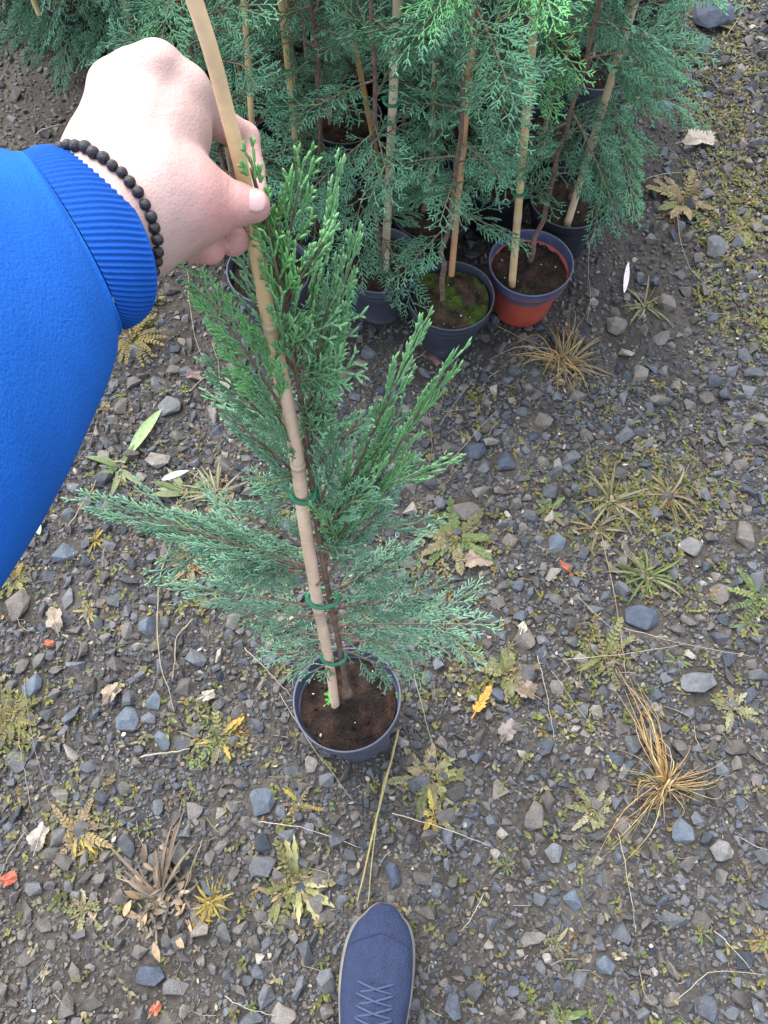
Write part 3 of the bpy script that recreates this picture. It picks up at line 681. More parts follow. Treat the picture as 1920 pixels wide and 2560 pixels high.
def limb(acc, wood_mb, P0, P2, r, W=1.0, tone=.4, green=0, sag=.0, nsub=4, up=None, face=None):
    """a woody side branch carrying a main spray and several side sprays"""
    P0 = np.asarray(P0, float); P2 = np.asarray(P2, float); D = P2-P0; L = np.linalg.norm(D)
    P1 = (P0+P2)/2+np.array([0, 0, sag*L]); nor = np.array([0, 0, 1.])*.6+r.normal(size=3)*.35 if face is None else np.asarray(face)+r.normal(size=3)*.3
    spray(acc, P0, P1, P2, nrm(nor), r, W, tone, green)
    tt = np.linspace(0, .8, 8)[:, None]; cc = (1-tt)**2*P0+2*tt*(1-tt)*P1+tt*tt*P2
    tube(wood_mb, cc, np.linspace(.0016, .0007, 8), 5, (.14, .10, .06), False)
    for k in range(nsub):
        t = .12+.62*(k+r.rand()*.6)/max(1, nsub); p = (1-t)**2*P0+2*t*(1-t)*P1+t*t*P2; T = nrm(2*(1-t)*(P1-P0)+2*t*(P2-P1))
        sd_ = nrm(np.cross(T, nor)+.5*r.normal(size=3)*.6)*(1 if k % 2 else -1); l = min(.085, L*(.62-.35*t))*r.uniform(.7, 1.15)
        dr = nrm(T*1.0+sd_*.75+np.array([0, 0, r.normal()*.2])); e = p+dr*l
        spray(acc, p, p+dr*l*.5+T*l*.06, e, nrm(nor+r.normal(size=3)*.35), r, W*.85, np.clip(tone+r.normal()*.12, 0, 1), green)
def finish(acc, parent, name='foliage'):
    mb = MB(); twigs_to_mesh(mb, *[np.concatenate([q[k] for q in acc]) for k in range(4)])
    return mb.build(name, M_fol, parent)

def bamboo(path, rads, parent, nodes, tone=(.50, .36, .19), name='bamboo_cane', seed=0, m=70, colours=None):
    q = spline(path, m); t = np.linspace(0, 1, m); rr = np.interp(t, np.linspace(0, 1, len(rads)), rads)
    r = np.random.RandomState(seed); c = np.tile(np.array(tone), (m, 1))
    if colours is not None: c = np.array([[np.interp(tt, np.linspace(0, 1, len(colours)), [cc[k] for cc in colours]) for k in range(3)] for tt in t])
    L = np.linalg.norm(np.diff(q, axis=0), axis=1).sum()
    for nd in nodes:
        d = np.abs(t-nd)*L; rr = rr*(1+.12*np.exp(-(d/.0035)**2)); c = c*(1-.0*d[:, None]); w_ = np.exp(-(d/.006)**2)[:, None]
        c = c*(1-w_*.5)+np.array([.50, .44, .33])*w_*.5
        low = ((t < nd) & (t > nd-.022/L))[:, None]; c = np.where(low, c*.78+.02, c); c = c*(1-.3*np.exp(-((d-.0045)/.0016)**2)[:, None])
    mb = MB(); tube(mb, q, rr, 14, c); return mb.build(name, M_bam, parent)
def tie_loop(parent, c, axis, rx, ry, sidev, rad=.0013, name='tie'):
    axis = nrm(axis); s = nrm(np.asarray(sidev)-axis*np.dot(sidev, axis)); b = np.cross(axis, s); a = np.linspace(0, 2*np.pi, 33)
    pts = np.asarray(c)+np.cos(a)[:, None]*s*rx+np.sin(a)[:, None]*b*ry+np.sin(a*1.0)[:, None]*axis*.0015
    mb = MB(); tube(mb, pts, rad, 6, (1, 1, 1), False, 2.2, up=axis); return mb.build(name, M_tie, parent)

# ------------------------------------------------------------------ pots
DARK = (.014, .017, .025); SLATE = (.050, .056, .088); TERRA = (.30, .055, .035)
def pot(parent, rim_r=.0775, h=.128, body=DARK, rim=DARK, soil=(.045, .032, .026), moss=0, tilt=None, seed=0, drop=.012):
    M = np.eye(4) if tilt is None else tilt; r = np.random.RandomState(seed)
    w_ = lambda a: .008*np.sin(2*a+seed)+.004*np.sin(3*a+seed*2)
    bt = rim_r*.93; bb = rim_r*.70; mb = MB()
    prof = [(0, .002), (bb*.9, .001), (bb, .003), (bb*1.01, .01), (bb*.3+bt*.7, h*.70), (bt, h-.022), (rim_r*.985, h-.021), (rim_r*.99, h-.017)]
    lathe(mb, prof, 72, body, M, w_); o = mb.build('pot', M_pot, parent)
    mb = MB(); lathe(mb, [(rim_r*.99, h-.017), (rim_r*.99, h-.004), (rim_r*1.008, h-.002), (rim_r*1.006, h), (rim_r*.975, h+.0004), (rim_r*.968, h-.002), (rim_r*.955, h-.016), (bt*.955, h-.04)], 72, rim, M, w_)
    rm = mb.build('rim', M_pot, o)
    mb = MB(); n = 72; rings = 22; a = np.linspace(0, 2*np.pi, n, endpoint=False); vs = [[0, 0, h-drop]]; cols = [soil]
    for k in range(1, rings+1):
        rr = (bt*.965)*k/rings
        for q in range(n):
            x = rr*math.cos(a[q]); y = rr*math.sin(a[q]); nz = (float(vn(x+seed, y, .012, 4))-.5)*.009+(float(vn(x+seed, y, .004, 5))-.5)*.003+(float(vn(x+seed, y, .03, 6))-.5)*.010
            mm = 0
            if moss: mm = np.clip((float(vn(x+seed*.3, y, .035, 8))-(1-moss))*5, 0, 1)
            vs.append([x, y, h-drop+nz-.004*(k/rings)+mm*.003])
            f = float(vn(x+seed, y, .018, 11)); s0 = np.array(soil)*(.7+.7*f)
            if f > .6: s0 = s0*np.array([1.2, 1.0, .9])
            cols.append(s0*(1-mm)+np.array([.045, .075, .012])*mm)
    vs = np.array(vs)@M[:3, :3].T+M[:3, 3]
    t = [[0, 1+q, 1+(q+1) % n] for q in range(n)]; qd = []
    for k in range(rings-1):
        for q in range(n): qd.append([1+k*n+q, 1+(k+1)*n+q, 1+(k+1)*n+(q+1) % n, 1+k*n+(q+1) % n])
    mb.add(vs, qd, t, np.array(cols))
    for k in range(70):        # crumbs, bark and perlite
        rr = bt*.9*math.sqrt(r.rand()); aa = r.uniform(0, 6.28); V, T = SH[r.randint(30)]; s = r.uniform(.0012, .0042)
        x, y = rr*math.cos(aa), rr*math.sin(aa)
        v = V*s@rotm(r.rand()*6, r.rand()*6, r.rand()*6).T+np.array([x, y, h-drop+.0005]); v = v@M[:3, :3].T+M[:3, 3]
        c = np.array(soil)*r.uniform(.6, 2.2) if r.rand() > .08 else (.45, .42, .36); mb.add(v, None, T, c)
    so_ = mb.build('soil', M_peat, parent)
    return o, rm, so_

# ------------------------------------------------------------------ the lifted conifer in front
RP = .0775; HP = .128
pc = G(868, 1748, HP-.004)
front = empty('potted_conifer', (pc[0], pc[1], 0)); o0 = np.array([pc[0], pc[1], 0.0])
tag(front, 'small conifer with bamboo cane standing alone in front, its cane held by a hand', 'potted plant')
tl = np.eye(4); rx = np.array(Matrix.Rotation(R(-11), 4, 'X')@Matrix.Rotation(R(-5), 4, 'Y')); tl[:3, :3] = rx[:3, :3]; tl[:3, 3] = (.011, -.0244, .012)
pot(front, RP, HP, SLATE, SLATE, (.019, .014, .012), 0, tl, 3, .016)
sb = G(842, 1770, HP-.020)                     # cane foot in the soil
st = P(485, 0, .355)                           # where the cane leaves the frame
kk_ = (st[1]-sb[1])/(st[2]-sb[2])
def plane_pt(px, py, off=0.0):
    """point of the leaning plane through the cane seen at this pixel, moved off metres along the view ray towards the camera"""
    v = FWD+(px-960)/F*RT+(1280-py)/F*UP
    t = (sb[1]+kk_*(CAM[2]-sb[2])-CAM[1])/(v[1]-kk_*v[2])
    return CAM+v*t-nrm(v)*off
cane_px = [(842, 1790), (838, 1760), (822, 1650), (800, 1540), (783, 1440), (765, 1330), (752, 1225), (740, 1130), (712, 990), (690, 880), (665, 760), (640, 620), (610, 450), (570, 290), (528, 130), (484, -5), (440, -150)]
cp = [plane_pt(x, y)-o0 for (x, y) in cane_px]
cane_r = [.0058, .0060, .0063, .0064, .0064, .0063, .0063, .0062, .0059, .0056, .0052, .0048, .0042, .0040, .0040, .0040, .0040]
pk = (.58, .42, .30); yl = (.55, .385, .21)
bamboo(cp, cane_r, front, [.035, .20, .42, .60], seed=1, m=420, colours=[pk]*9+[yl]*8)
# stem to the right of the cane
stem_px = [(868, 1735), (862, 1700), (846, 1600), (822, 1480), (804, 1380), (786, 1260), (774, 1150), (756, 1030), (738, 900), (712, 760), (684, 620), (650, 500), (628, 420)]
sp_ = [plane_pt(x, y, -.006)-o0 for (x, y) in stem_px]
mb = MB(); sq = spline(sp_, 60); rr_ = np.linspace(.0040, .0010, 60); rr_[:4] = [.0085, .0075, .006, .005]
tube(mb, sq, rr_, 9); stem_o = mb.build('stem', M_bark, front)
def stem_at(py):
    ys = [q[1] for q in stem_px][::-1]; return np.array([np.interp(py, ys, [s[k] for s in sp_][::-1]) for k in range(3)])
for (x, y, rx_) in ((752, 1228, .011), (793, 1495, .017), (822, 1640, .0155)):
    c = plane_pt(x, y)-o0; ax = nrm(cp[8]-cp[2])
    tie_loop(front, c+np.array([.006 if rx_ > .012 else .002, 0, 0]), nrm(ax+np.array([0, -.25, 0])), rx_, .0105, RT)
r = np.random.RandomState(42); acc = []; wood = MB()
def fl(py0, tx, ty, off, W=1., tone=.45, green=0., sag=.0, nsub=3):
    tip = plane_pt(tx, ty, off)-o0; b = stem_at(py0)
    # spray faces the camera roughly, tilted
    fc = nrm(CAM-(tip+o0))*.8+np.array([0, 0, .35])
    limb(acc, wood, b, tip, r, W, tone, green, sag, max(0, nsub-1), face=nrm(fc))
# top, bright green and ascending: narrow upright tips with gaps between
def up(py0, tx, ty, off, W=.45, tone=.5, green=.8, nsub=0, sag=0.): fl(py0, tx, ty, off, W*.82, tone+.08, green if py0 < 1000 or ty < 900 else green*.45, sag, nsub+1 if ty > 700 else nsub)
up(760, 625, 388, .016, .5, green=1.); up(700, 762, 392, .012, .62, green=.95, nsub=1); up(640, 700, 480, .022, .6, green=1.0, nsub=1); up(620, 655, 520, .03, .55, green=1., nsub=1)
up(940, 853, 392, -.02, .20, .6, .6); up(760, 835, 560, .0, .32, .6, .6); up(1130, 884, 586, -.01, .40, .6, .65, 1, -.04); up(1060, 845, 640, 0, .4, .5, .5)
up(800, 672, 590, .034, .6, .5, 1.0, 1); up(860, 735, 640, .02, .5, .45, .85, 1); up(930, 690, 740, .03, .55, .45, .7, 1)
up(860, 590, 600, .0, .42, .9, .35, 1); up(940, 600, 700, .0, .5, .9, .3, 1)
# left ascending
up(1120, 478, 668, .03, .62, .55, .8, 3, .03); up(1150, 510, 900, .02, .5, .5, .7, 1, .02); up(1220, 545, 1015, .01, .42, .4, .3, 1)
up(1180, 630, 930, .02, .5, .45, .45, 1); up(1290, 655, 1100, .0, .6, .4, .1, 1); up(1260, 620, 1190, .0, .55, .4, .05, 1)
# right
up(1400, 1148, 862, .02, .45, .6, .75, 2, -.05); up(1360, 1058, 800, .0, .36, .55, .6, 1, -.03); up(1400, 1010, 1010, -.01, .5, .45, .25, 1)
up(1180, 930, 1030, .03, .5, .7, .6, 1, .06); up(1420, 1030, 1140, -.01, .6, .45, .1, 1)
up(1440, 985, 1230, .0, .7, .45, .05, 2); up(1330, 940, 1200, .04, .6, .65, .35, 2, .05); up(1150, 815, 980, .02, .45, .35, .3, 1); up(1280, 850, 1120, .03, .7, .4, .1, 2)
# lower right
fl(1500, 1095, 1315, -.02, .75, .55, .0, .02, 3); fl(1480, 1030, 1390, .02, .9, .55, .0, .02, 3); fl(1560, 1245, 1562, .01, .8, .6, .0, .05, 5)
fl(1540, 1120, 1460, .0, .85, .5, .0, .03, 3); fl(1600, 1130, 1620, .02, .9, .55, .0, .05, 4); fl(1620, 1030, 1695, .02, .8, .5, .0, .06, 3)
fl(1580, 960, 1600, .03, .8, .5, .0, .04, 3); fl(1520, 960, 1500, .03, .8, .45, .0, .02, 3)
# lower left
fl(1430, 185, 1242, .05, .5, .75, .05, .05, 3); fl(1440, 340, 1290, .03, .85, .5, .0, .03, 4); fl(1450, 490, 1370, .02, .85, .45, .0, .03, 3)
fl(1520, 418, 1458, .02, .8, .55, .0, .03, 4); fl(1540, 570, 1530, .02, .8, .45, .0, .03, 3); fl(1620, 650, 1640, .02, .75, .5, .0, .03, 3)
fl(1390, 560, 1260, .01, .75, .4, .0, 0, 3); fl(1640, 760, 1690, .03, .7, .55, .0, .02, 2); fl(1600, 700, 1570, -.02, .8, .4, .0, 0, 2)
# around the stem, short sprays that half hide it
for k in range(22):
    py0 = r.uniform(820, 1640); a = r.uniform(-1.2, 1.9); l = r.uniform(.03, .065)
    b = stem_at(py0); d = np.array([math.cos(a), math.sin(a)*.6-.25, .75]); spray(acc, b, b+nrm(d)*l*.5, b+nrm(d+np.array([.1, .2, .2]))*l, nrm(r.normal(size=3)*.5+np.array([0, -.5, .6])), r, .8, .35, .05 if py0 > 1100 else .45)
def seg_d(Q, a, b):
    ab = b-a; h = np.clip(((Q-a)@ab)/np.dot(ab, ab), 0, 1); return np.linalg.norm(Q-a-h[:, None]*ab, axis=1)
ta, tb = P(520, 506, .417)-o0, P(636, 514, .422)-o0; out = []
for q in acc:            # no twig grows through the thumb
    kp = (seg_d(q[0], ta, tb) > .0125) & (seg_d(q[1], ta, tb) > .0125); c = q[3][kp]*np.array([1.5, 1.33, 1.34]); c = c*.86+c.mean(1, keepdims=True)*.14
    out.append((q[0][kp], q[1][kp], q[2][kp], np.clip(c, 0, .6)))
acc = out
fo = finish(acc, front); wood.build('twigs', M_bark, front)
# seedlings in the pot
mb = MB()
for (x, y) in ((820, 1735), (822, 1750), (818, 1764), (980, 1730), (990, 1740)):
    mb = MB(); b = G(x, y, HP-.012)-o0
    for k in range(3): leaf(mb, b, k*2.1+x, .006, .0045, .3, .3, 0, (.07, .28, .05), 3, None, 0, .1, False)
    mb.build('seedling', M_leafy, front)

# ------------------------------------------------------------------ the block of potted conifers behind
def bg_variant(seed, drooping=.4, green=.1, dens=1.0, low=.06, lean=(0, 0)):
    """crown and stem in the plant's own frame, origin at the pot foot"""
    r = np.random.RandomState(seed); acc = []; wd = MB()
    H = .88; zs = np.linspace(.11, H, 24); px_ = np.cumsum(r.normal(size=24)*.0035)+.012; py_ = np.cumsum(r.normal(size=24)*.0025)+.004
    st_ = np.stack([px_+lean[0]*(zs-.11), py_+lean[1]*(zs-.11), zs], -1)
    smb = MB(); tube(smb, spline(st_, 60), np.linspace(.0050, .0014, 60), 8)
    n = int(25*dens)
    for k in range(n):
        z = .11+low+(H-.14-low)*((k+r.rand())/n)**(1.7 if dens > 1.2 else 1.0); b = np.array([np.interp(z, zs, st_[:, q]) for q in range(3)])
        a = k*2.4+r.normal()*.3; l = (.085+.11*r.rand())*(1-.35*max(0, z-.5)); el = .35+.35*r.normal()
        e = b+l*np.array([math.cos(a)*math.cos(el), math.sin(a)*math.cos(el), math.sin(el)-drooping*.8*(l/.15)*(1 if z < .45 else .4)])
        g_ = np.clip(green+.7*(z-.62)+r.normal()*.08, 0, 1); tone = np.clip(.6+r.normal()*.25, 0, 1)
        limb(acc, wd, b, e, r, r.uniform(1.15, 1.5), tone, g_, .10, 2, face=nrm(np.array([math.cos(a)*.5, math.sin(a)*.5, .8])))
    mf = MB(); twigs_to_mesh(mf, *[np.concatenate([q[k] for q in acc]) for k in range(4)])
    me = mf.mesh('foliage'); me.materials.append(M_fol)
    m2 = smb.mesh('stem'); m2.materials.append(M_bark); m3 = wd.mesh('twigs'); m3.materials.append(M_bark)
    return me, m2, m3
VAR = [bg_variant(s, *a) for s, a in ((301, (.75, .08, .95, .12)), (302, (.8, .05, .95, .2)), (303, (.6, .12, 1.05, .14)), (304, (.85, .05, .95, .10)), (305, (1.0, .05, 1.35, .02)))]
PROTO = {}
def pot_set(kind):
    if kind not in PROTO:
        e = empty('tmp')
        b, rm, s = {'dark': lambda: pot(e, body=DARK, rim=DARK, soil=(.03, .022, .018), seed=11), 'slate': lambda: pot(e, body=(.04, .045, .07), rim=(.055, .06, .09), soil=(.028, .02, .017), seed=12),
                    'moss': lambda: pot(e, body=(.022, .028, .042), rim=(.03, .036, .055), soil=(.035, .028, .02), moss=.62, seed=14), 'red': lambda: pot(e, body=TERRA, rim=(.05, .06, .11), soil=(.03, .022, .018), moss=.25, seed=15, drop=.02)}[kind]()
        PROTO[kind] = (b.data, rm.data, s.data)
        for o in (b, rm, s, e): bpy.data.objects.remove(o)
    return PROTO[kind]
def child(name, me, par, rot=0):
    o = bpy.data.objects.new(name, me); COL.objects.link(o); o.parent = par; o.rotation_euler = (0, 0, rot); return o
def potted(x, y, kind, var, rot, label, cane=None, cane_r=.0062, tone=(.46, .33, .17), rimz=HP, s=1.0, ties=(), group='potted conifers crowded together behind', nodes=(.2, .5, .8)):
    e = empty('potted_conifer', (x, y, 0)); e.scale = (s, s, s)
    b, rm, so_ = pot_set(kind); po = child('pot', b, e, rot); child('rim', rm, po); child('soil', so_, e, rot)
    f, st_, tw = VAR[var]; fo = child('foliage', f, e, rot); child('stem', st_, e, rot); child('twigs', tw, e, rot)
    if cane is None:
        rr = random.Random(int(x*1000)); a = rr.uniform(0, 6.28); cane = [np.array([.03*math.cos(a), .03*math.sin(a), .10]), np.array([rr.uniform(-.06, .06), rr.uniform(-.06, .06), .92])]
    else: cane = [(np.asarray(q)-np.array([x, y, 0]))/s for q in cane]
    cn = bamboo([cane[0], (cane[0]+cane[-1])/2+np.array([.002, 0, 0]), cane[-1]], [cane_r, cane_r*.9, cane_r*.8], e, nodes, tone, seed=int(abs(x)*999))
    for t in ties:
        c = cane[0]*(1-t)+cane[-1]*t; tie_loop(e, c, cane[-1]-cane[0], .0115, .0105, RT)
    tag(e, label, 'potted plant', group); return e
def canepts(bx, by, tx, ty, y_lean=0.0, L=.95):
    b = G(bx, by, HP-.016); t = PY(tx, ty, b[1]+y_lean); d = nrm(t-b); return [b-d*.01, b+d*L]
def pxy(px, py): q = G(px, py, HP); return q[0], q[1]
x, y = pxy(1328, 655); PL_RED = potted(x, y, 'red', 0, 1.2, 'conifer in a terracotta-red pot with dark rim, front right of the block', canepts(1280, 708, 1335, 0, .05), .0068, ties=(.22,))
x, y = pxy(1128, 737); PL_MOSS = potted(x, y, 'moss', 1, 3.4, 'conifer in the dark pot with green moss on its soil', canepts(1128, 690, 1180, 60, .02), .0058, tone=(.42, .24, .12), ties=())
x, y = pxy(950, 648); potted(x, y, 'slate', 3, 5.0, 'conifer in a slate-blue pot left of the moss-topped one', canepts(962, 678, 990, 0, .06), .0072, tone=(.45, .38, .26), nodes=(.12, .3, .47, .7), ties=(.35,))
x, y = pxy(1425, 492); PL_END = potted(x, y, 'dark', 2, .6, 'conifer with cane leaning right at the right end of the block', canepts(1418, 562, 1585, 0, .03), .0068, tone=(.42, .33, .22), ties=(.34,))
x, y = pxy(828, 520); potted(x, y, 'dark', 2, 2.2, 'conifer in black pot directly right of the held conifer tip', canepts(756, 522, 706, 60, .02), .0056, tone=(.46, .34, .16), ties=(.26, .6))
x, y = pxy(672, 672); potted(x, y, 'slate', 0, 4.1, 'conifer in dark pot half hidden right behind the held cane', canepts(650, 640, 620, 200, .06), .0050)
x, y = pxy(1080, 520); potted(x, y, 'dark', 3, 2.9, 'conifer in the second row behind the moss-topped pot', canepts(1075, 500, 1090, 0, .05), .005)
x, y = pxy(985, 395); potted(x, y, 'dark', 1, .3, 'conifer with orange-brown cane slanting left in the second row', canepts(955, 455, 862, 0, .02), .0052, tone=(.42, .24, .09))
x, y = pxy(1250, 430); potted(x, y, 'dark', 2, 1.9, 'conifer with thin crooked cane behind the red pot', canepts(1240, 420, 1325, 150, .02), .004, tone=(.42, .3, .2))
x, y = pxy(1490, 160); potted(x, y, 'slate', 3, 3.0, 'conifer in the torn slate pot at the far right of the block', canepts(1480, 150, 1500, 0, 0), .005)
back = [(720, 360, 'dark', 1), (860, 290, 'dark', 0), (1120, 330, 'dark', 3), (1370, 330, 'dark', 1), (560, 470, 'dark', 2), (600, 250, 'dark', 3), (740, 160, 'dark', 1), (900, 130, 'dark', 2), (1060, 180, 'dark', 0), (1200, 200, 'dark', 3), (1350, 180, 'dark', 2),
        (1470, 30, 'dark', 0), (1320, 40, 'dark', 1), (1170, 50, 'dark', 2), (1010, 20, 'dark', 3), (850, 10, 'dark', 0), (700, 20, 'dark', 1), (560, 80, 'dark', 2), (1620, -80, 'dark', 0)]
def young(e, lst, seed, green=.7, tone=.8):
    r = np.random.RandomState(seed); l = np.array(e.location)
    for (ax_, ay_, bx_, by_, d) in lst:
        acc = []; wd = MB(); limb(acc, wd, P(ax_, ay_, d+.03)-l, P(bx_, by_, d)-l, r, .8, tone, green, .03, 2, face=nrm(CAM-P(bx_, by_, d)))
        finish(acc, e, 'spray')
young(PL_MOSS, [(1150, -120, 1068, 92, .78), (1180, -120, 1130, 20, .80)], 5)
young(PL_RED, [(1330, -130, 1392, 88, .74), (1330, -120, 1290, 40, .76), (1340, 60, 1470, 210, .95), (1330, 200, 1400, 290, 1.0)], 6)
young(PL_END, [(1560, 60, 1760, 110, 1.15), (1560, 150, 1700, 230, 1.2), (1530, 230, 1590, 560, 1.22), (1520, 120, 1640, 300, 1.15), (1500, 330, 1540, 540, 1.25)], 7, .3, .6)
for k, (px, py, kd, vr) in enumerate(back):
    x, y = pxy(px, py); potted(x, y, kd, vr, k*1.37, cane_r=.0044, tone=(.30, .21, .11), label='dark-potted conifer deep inside the block, mostly hidden by its neighbours', s=.95+.1*((k*7) % 5)/5)
left = [(340, 70, 4, 'conifer seen above the knuckles at the left of the block'), (480, 150, 4, 'conifer just behind the knuckles left of the bamboo cane'), (190, -20, 4, 'conifer near the top left corner with its pale cane showing'), (30, -120, 4, 'leftmost conifer of the block at the top left corner'), (400, -30, 1, 'conifer of the rear row above the hand'), (250, -110, 4, 'conifer of the rear row at the upper left')]
for k, (px, py, vr, lb) in enumerate(left):
    x, y = pxy(px, py)
    LF = potted(x, y, 'dark', vr, k*2.1+.5, lb, canepts(px-90, py+60, px-140, py-60, 0) if k in (2,) else None, .006)
    drp = {0: [(330, 60, 260, 235, 1.62), (400, 40, 330, 200, 1.6), (300, 0, 215, 160, 1.65)], 2: [(190, -40, 60, 175, 1.7), (190, -30, 150, 235, 1.68), (120, -60, 10, 130, 1.72), (220, 0, 205, 150, 1.66)], 3: [(60, -120, -40, 110, 1.8), (80, -100, 90, 60, 1.8)], 1: [(520, 100, 600, 260, 1.55), (470, 100, 430, 180, 1.55)]}.get(k)
    if drp: young(LF, drp, 20+k, .0, .45)
# drooping bright spray tips that hang into the top of the frame belong to the crown tops

# ------------------------------------------------------------------ person: hand, sleeve, shoe
person = empty('person', (-.2, 0, .6)); po0 = np.array([-.2, 0, .6])
tag(person, 'person in a blue fleece with black bead bracelet whose hand grips the cane', 'person')
def sd_cone(Q, a, b, ra, rb):
    ab = b-a; h = np.clip(((Q-a)@ab)/np.dot(ab, ab), 0, 1); d = np.linalg.norm(Q-a-h[..., None]*ab, axis=-1); return d-(ra+(rb-ra)*h)
def smin(a, b, k):
    h = np.maximum(k-np.abs(a-b), 0)/k; return np.minimum(a, b)-h*h*k*.25
def surface_nets(Fv, org, st):
    s = Fv < 0; nx_, ny_, nz_ = Fv.shape
    c = np.zeros((nx_-1, ny_-1, nz_-1, 3)); w_ = np.zeros((nx_-1, ny_-1, nz_-1)); E = [(a, b) for a in range(8) for b in range(8) if a < b and bin(a ^ b).count('1') == 1]
    def sl_(A, k): return A[(k & 1):(k & 1)+nx_-1, ((k >> 1) & 1):((k >> 1) & 1)+ny_-1, ((k >> 2) & 1):((k >> 2) & 1)+nz_-1]
    for a, b in E:
        fa, fb = sl_(Fv, a), sl_(Fv, b); cr = (fa < 0) != (fb < 0); t = np.where(cr, fa/(fa-fb+1e-12), 0)
        pa = np.array([a & 1, (a >> 1) & 1, (a >> 2) & 1], float); pb = np.array([b & 1, (b >> 1) & 1, (b >> 2) & 1], float)
        c += cr[..., None]*(pa+(pb-pa)*t[..., None]); w_ += cr
    act = w_ > 0; idx = -np.ones(act.shape, int); idx[act] = np.arange(act.sum()); ii = np.argwhere(act)
    V = (ii+c[act]/w_[act][:, None])*st+org; Q = []
    for ax in range(3):
        sh = [slice(None)]*3; s0 = [slice(None)]*3; s1 = [slice(None)]*3; s0[ax] = slice(0, -1); s1[ax] = slice(1, None)
        A = s[tuple(s0)]; B = s[tuple(s1)]; e = A != B; o1, o2 = [q for q in range(3) if q != ax]
        e_ = e.copy(); p = np.argwhere(e_); p = p[(p[:, o1] > 0) & (p[:, o2] > 0) & (p[:, o1] < idx.shape[o1]) & (p[:, o2] < idx.shape[o2])]
        d1 = np.zeros(3, int); d1[o1] = 1; d2 = np.zeros(3, int); d2[o2] = 1
        q = np.stack([idx[tuple((p-d).T)] for d in (d1+d2, d2, np.zeros(3, int), d1)], -1)
        fl_ = A[tuple(p.T)]; fl_ = fl_ if ax != 1 else ~fl_
        q = np.where(fl_[:, None], q, q[:, ::-1]); Q.append(q)
    Q = np.concatenate(Q); Q = Q[(Q >= 0).all(1)]; return V, Q
# joints: photo px, depth in m, radius in m
def J(px, py, d, r_): return (P(px, py, d), r_)
palm = [[J(175, 640, .380, .026), J(266, 524, .409, .029)], [J(300, 548, .4045, .0285), J(390, 470, .410, .0255)],
        [J(268, 516, .410, .0265), J(283, 222, .428, .0125)], [J(268, 500, .408, .025), J(330, 200, .418, .0125)],
        [J(284, 500, .407, .024), J(392, 178, .409, .0125)], [J(322, 520, .408, .0245), J(462, 235, .418, .0125)],
        [J(300, 400, .412, .024), J(420, 330, .418, .022)], [J(345, 560, .407, .0255), J(440, 520, .416, .0235)]]
fingers = [
 [J(462, 235, .418, .0122), J(535, 300, .448, .0098), J(612, 345, .470, .0088), J(628, 425, .470, .0080), J(640, 490, .462, .0074)],   # index
 [J(392, 178, .409, .0122), J(440, 290, .445, .0098), J(500, 480, .462, .0088), J(548, 585, .456, .0096), J(582, 600, .452, .0094)],   # middle
 [J(330, 200, .418, .0115), J(380, 330, .452, .0095), J(430, 540, .452, .0088), J(482, 612, .446, .0094), J(524, 621, .443, .0092)],   # ring
 [J(283, 222, .428, .0108), J(330, 360, .455, .0088), J(390, 500, .456, .0078), J(440, 570, .450, .0070)],                             # little
 [J(410, 490, .408, .0235), J(478, 498, .413, .0195), J(540, 508, .419, .0150), J(590, 511, .421, .0114), J(634, 514, .422, .0092)],   # thumb
]
allp = np.array([j[0] for ch in palm+fingers for j in ch]); stp = .0011
lo_ = allp.min(0)-.042; hi_ = allp.max(0)+.036; dims = np.ceil((hi_-lo_)/stp).astype(int)
gxs = [lo_[k]+np.arange(dims[k])*stp for k in range(3)]; Qg = np.stack(np.meshgrid(*gxs, indexing='ij'), -1)
Fp = None
for a, b in palm:
    d = sd_cone(Qg, a[0], b[0], a[1], b[1]); Fp = d if Fp is None else smin(Fp, d, .012)
tot = None
for fi, ch in enumerate(fingers):
    Fi = None
    for a, b in zip(ch[:-1], ch[1:]):
        d = sd_cone(Qg, a[0], b[0], a[1], b[1]); Fi = d if Fi is None else smin(Fi, d, .003)
    if fi == 4:       # crease over the thumb joint
        ax = nrm(ch[4][0]-ch[3][0])
        for off in (0, .0022): Fi = Fi+.0005*np.exp(-((((Qg-ch[3][0])@ax)+off)/.0008)**2)*(np.abs(Fi) < .01)
    U_ = smin(Fp, Fi, .010 if fi < 4 else .014); tot = U_ if tot is None else smin(tot, U_, .0012)
for (x, y, d, rr) in ((330, 178, .4095, .0075), (392, 158, .3995, .008), (470, 218, .4105, .0075), (283, 205, .420, .007)):   # knuckles
    tot = smin(tot, np.linalg.norm(Qg-P(x, y, d), axis=-1)-rr, .010)
for ((ax0, ay0, ad0), (bx0, by0, bd0)) in (((300, 500, .383), (330, 190, .405)), ((320, 500, .382), (392, 165, .397)), ((350, 510, .382), (468, 222, .405))):   # tendons on the back of the hand
    pa_, pb_ = P(ax0, ay0, ad0), P(bx0, by0, bd0); dl = sd_cone(Qg, pa_, pb_, 0, 0); tot = tot-.0013*np.exp(-(dl/.0048)**2)
Vh, Qh = surface_nets(tot, lo_, stp)
del Qg, tot, Fp
mbh = MB(); base = np.array([.40, .28, .25]); pink = np.array([.42, .20, .18])
wt = np.zeros(len(Vh))
for (x, y, d, s_) in ((640, 514, .415, .016), (592, 604, .452, .022), (532, 624, .443, .022), (560, 400, .47, .03), (400, 500, .46, .03), (545, 520, .41, .022)):
    wt = np.maximum(wt, np.exp(-(np.linalg.norm(Vh-P(x, y, d), axis=1)/s_)**2))
wt = np.clip(wt*.95, 0, 1)[:, None]; mbh.add(Vh-po0, Qh, None, base*(1-wt)+pink*wt)
hand = mbh.build('body', M_skin, person)
sm = hand.modifiers.new('smooth', 'SMOOTH'); sm.factor = .5; sm.iterations = 3
